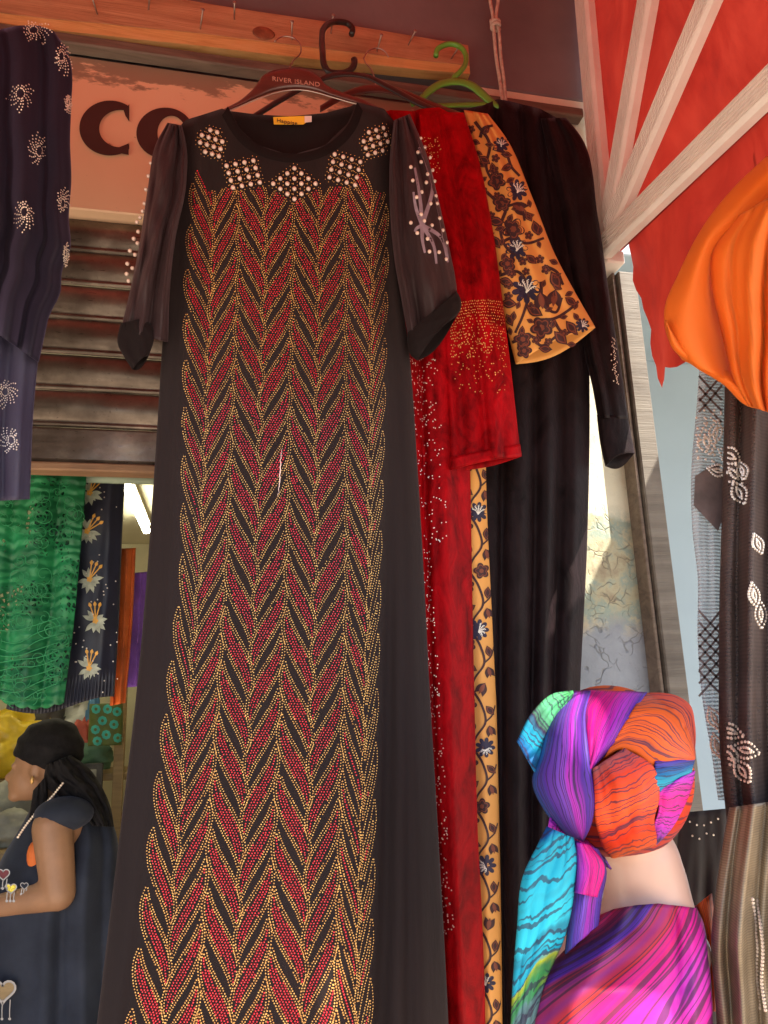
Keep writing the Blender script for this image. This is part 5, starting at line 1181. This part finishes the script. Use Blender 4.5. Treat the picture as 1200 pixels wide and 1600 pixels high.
for poly in ([(1086, 744), (1120, 722), (1133, 745), (1133, 800), (1122, 830), (1084, 790)],): patch(mb, poly, n1s, .0015)
mb.build('woven_bands', M['net_band'], nsc, kind='stuff')
n2_ = Shell([(1134, 560), (1130, 740), (1124, 1000), (1126, 1180), (1138, 1300), (1150, 1420)], [(1300, 560), (1290, 800), (1290, 1000), (1290, 1200), (1290, 1300), (1290, 1420)], YK-.03, .05, .03, folds([(.15, .17, .03, .012, .014), (.30, .28, .05, -.016, -.02), (.45, .45, .04, .014, .018), (.62, .6, .05, -.015, -.02)], .005, 153))
n2_.mesh('dark_net_drape', M['dark_net'], nsc, 60, 90)
n2s = lambda a, b, off: np.where((np.asarray(a) < 1136)[..., None], P(a, b, YK-.016-off), n2_.at_pix(a, b, off))
def petal_stones(c, l, w_, rot, parent, sf, r=.0024, inner=True):
    q = leafp(c, l, w_, rot, 40); pts = [q[::2]]
    if inner: pts.append(leafp(c, l*.5, w_*.3, rot, 14))
    q = np.concatenate(pts); mb = MB(); studs(mb, sf(q[:, 0], q[:, 1], .002), r); mb.build('rhinestone_petal', M['pale'], parent, smooth=False, kind='stuff')
for c, l, w_, ro in [(1110, 685, 0, 0)][:0]: pass
for c, l, w_, ro in [((1104, 690), 44, 14, 1.3), ((1118, 676), 40, 10, 1.8), ((1140, 712), 40, 13, .5), ((1146, 740), 46, 14, .9), ((1155, 770), 40, 12, 1.1), ((1122, 735), 34, 9, .2), ((1160, 735), 30, 9, 1.3),
                     ((1116, 1122), 38, 10, 1.1), ((1140, 1142), 50, 11, .35), ((1165, 1172), 46, 13, .25), ((1138, 1180), 52, 12, .8), ((1160, 1205), 44, 12, 1.0), ((1120, 1165), 40, 9, 1.3), ((1178, 930), 40, 8, 1.4), ((1188, 960), 46, 9, 1.5), ((1184, 850), 34, 8, 1.2)]: petal_stones(c, l, w_, ro, nsc, n2s)
mb = MB(); q = np.stack([RNG.uniform(1088, 1130, 46), RNG.uniform(640, 722, 46)], -1); studs(mb, n1s(q[:, 0], q[:, 1], .002), .0022); mb.build('scattered_stones', M['pale'], nsc, smooth=False, kind='stuff')
MB().tube([P(1292, 570, YK-.03), np.array([P(1292, 570, YK-.03)[0], YK-.03, PV[2]-.02])], .003, 6).build('hanging_cord', M['rope'], nsc)
YG2 = -.60
gsc = thing('gold_scarf', P(1160, 1650, YG2), 'sheer gold lame scarf with rhinestone trim hanging beside the mannequin', 'scarf')
g1 = Shell([(1140, 1262), (1128, 1330), (1118, 1400), (1112, 1480), (1118, 1560), (1125, 1680)], [(1290, 1240), (1290, 1330), (1290, 1400), (1290, 1480), (1290, 1560), (1290, 1680)], YG2+.02, .04, .02, folds([(.12, .14, .03, .012, .014), (.25, .24, .04, -.016, -.02), (.38, .40, .03, .014, .018), (.6, .6, .05, -.015, -.02)], .006, 161)); g1.mesh('gold_drape', M['gold_net'], gsc, 60, 60)
g1s = lambda a, b, off: g1.at_pix(a, b, off)
mb = MB(); c = curve([(1176, 1405), (1180, 1440), (1184, 1480), (1182, 1530), (1188, 1575)])(np.linspace(0, 1, 30)); q = np.concatenate([c, c+np.array([8, 3])]); studs(mb, g1s(q[:, 0], q[:, 1], .002), .0024); mb.build('rhinestone_trim', M['pale'], gsc, smooth=False, kind='stuff')
bvs = thing('voile_cloth', P(1100, 1450, -.36), 'black voile cloth dotted with stones behind the mannequin neck', 'cloth')
v1 = Shell([(1062, 1270), (1056, 1360), (1050, 1500), (1050, 1700)], [(1150, 1262), (1150, 1360), (1150, 1500), (1150, 1700)], -.36, .03, .02, folds([(.5, .5, .1, .01, .01)], .004, 171)); v1.mesh('cloth_panel', M['black_net'], bvs, 30, 40)
q = np.array([(1078+i_*11, 1284+6*math.sin(i_)) for i_ in range(5)]+[(1082+i_*11, 1306+5*math.sin(i_*2)) for i_ in range(4)], float); mb = MB(); studs(mb, v1.at_pix(q[:, 0], q[:, 1], .002), .0018); mb.build('stones', M['pale'], bvs, smooth=False)
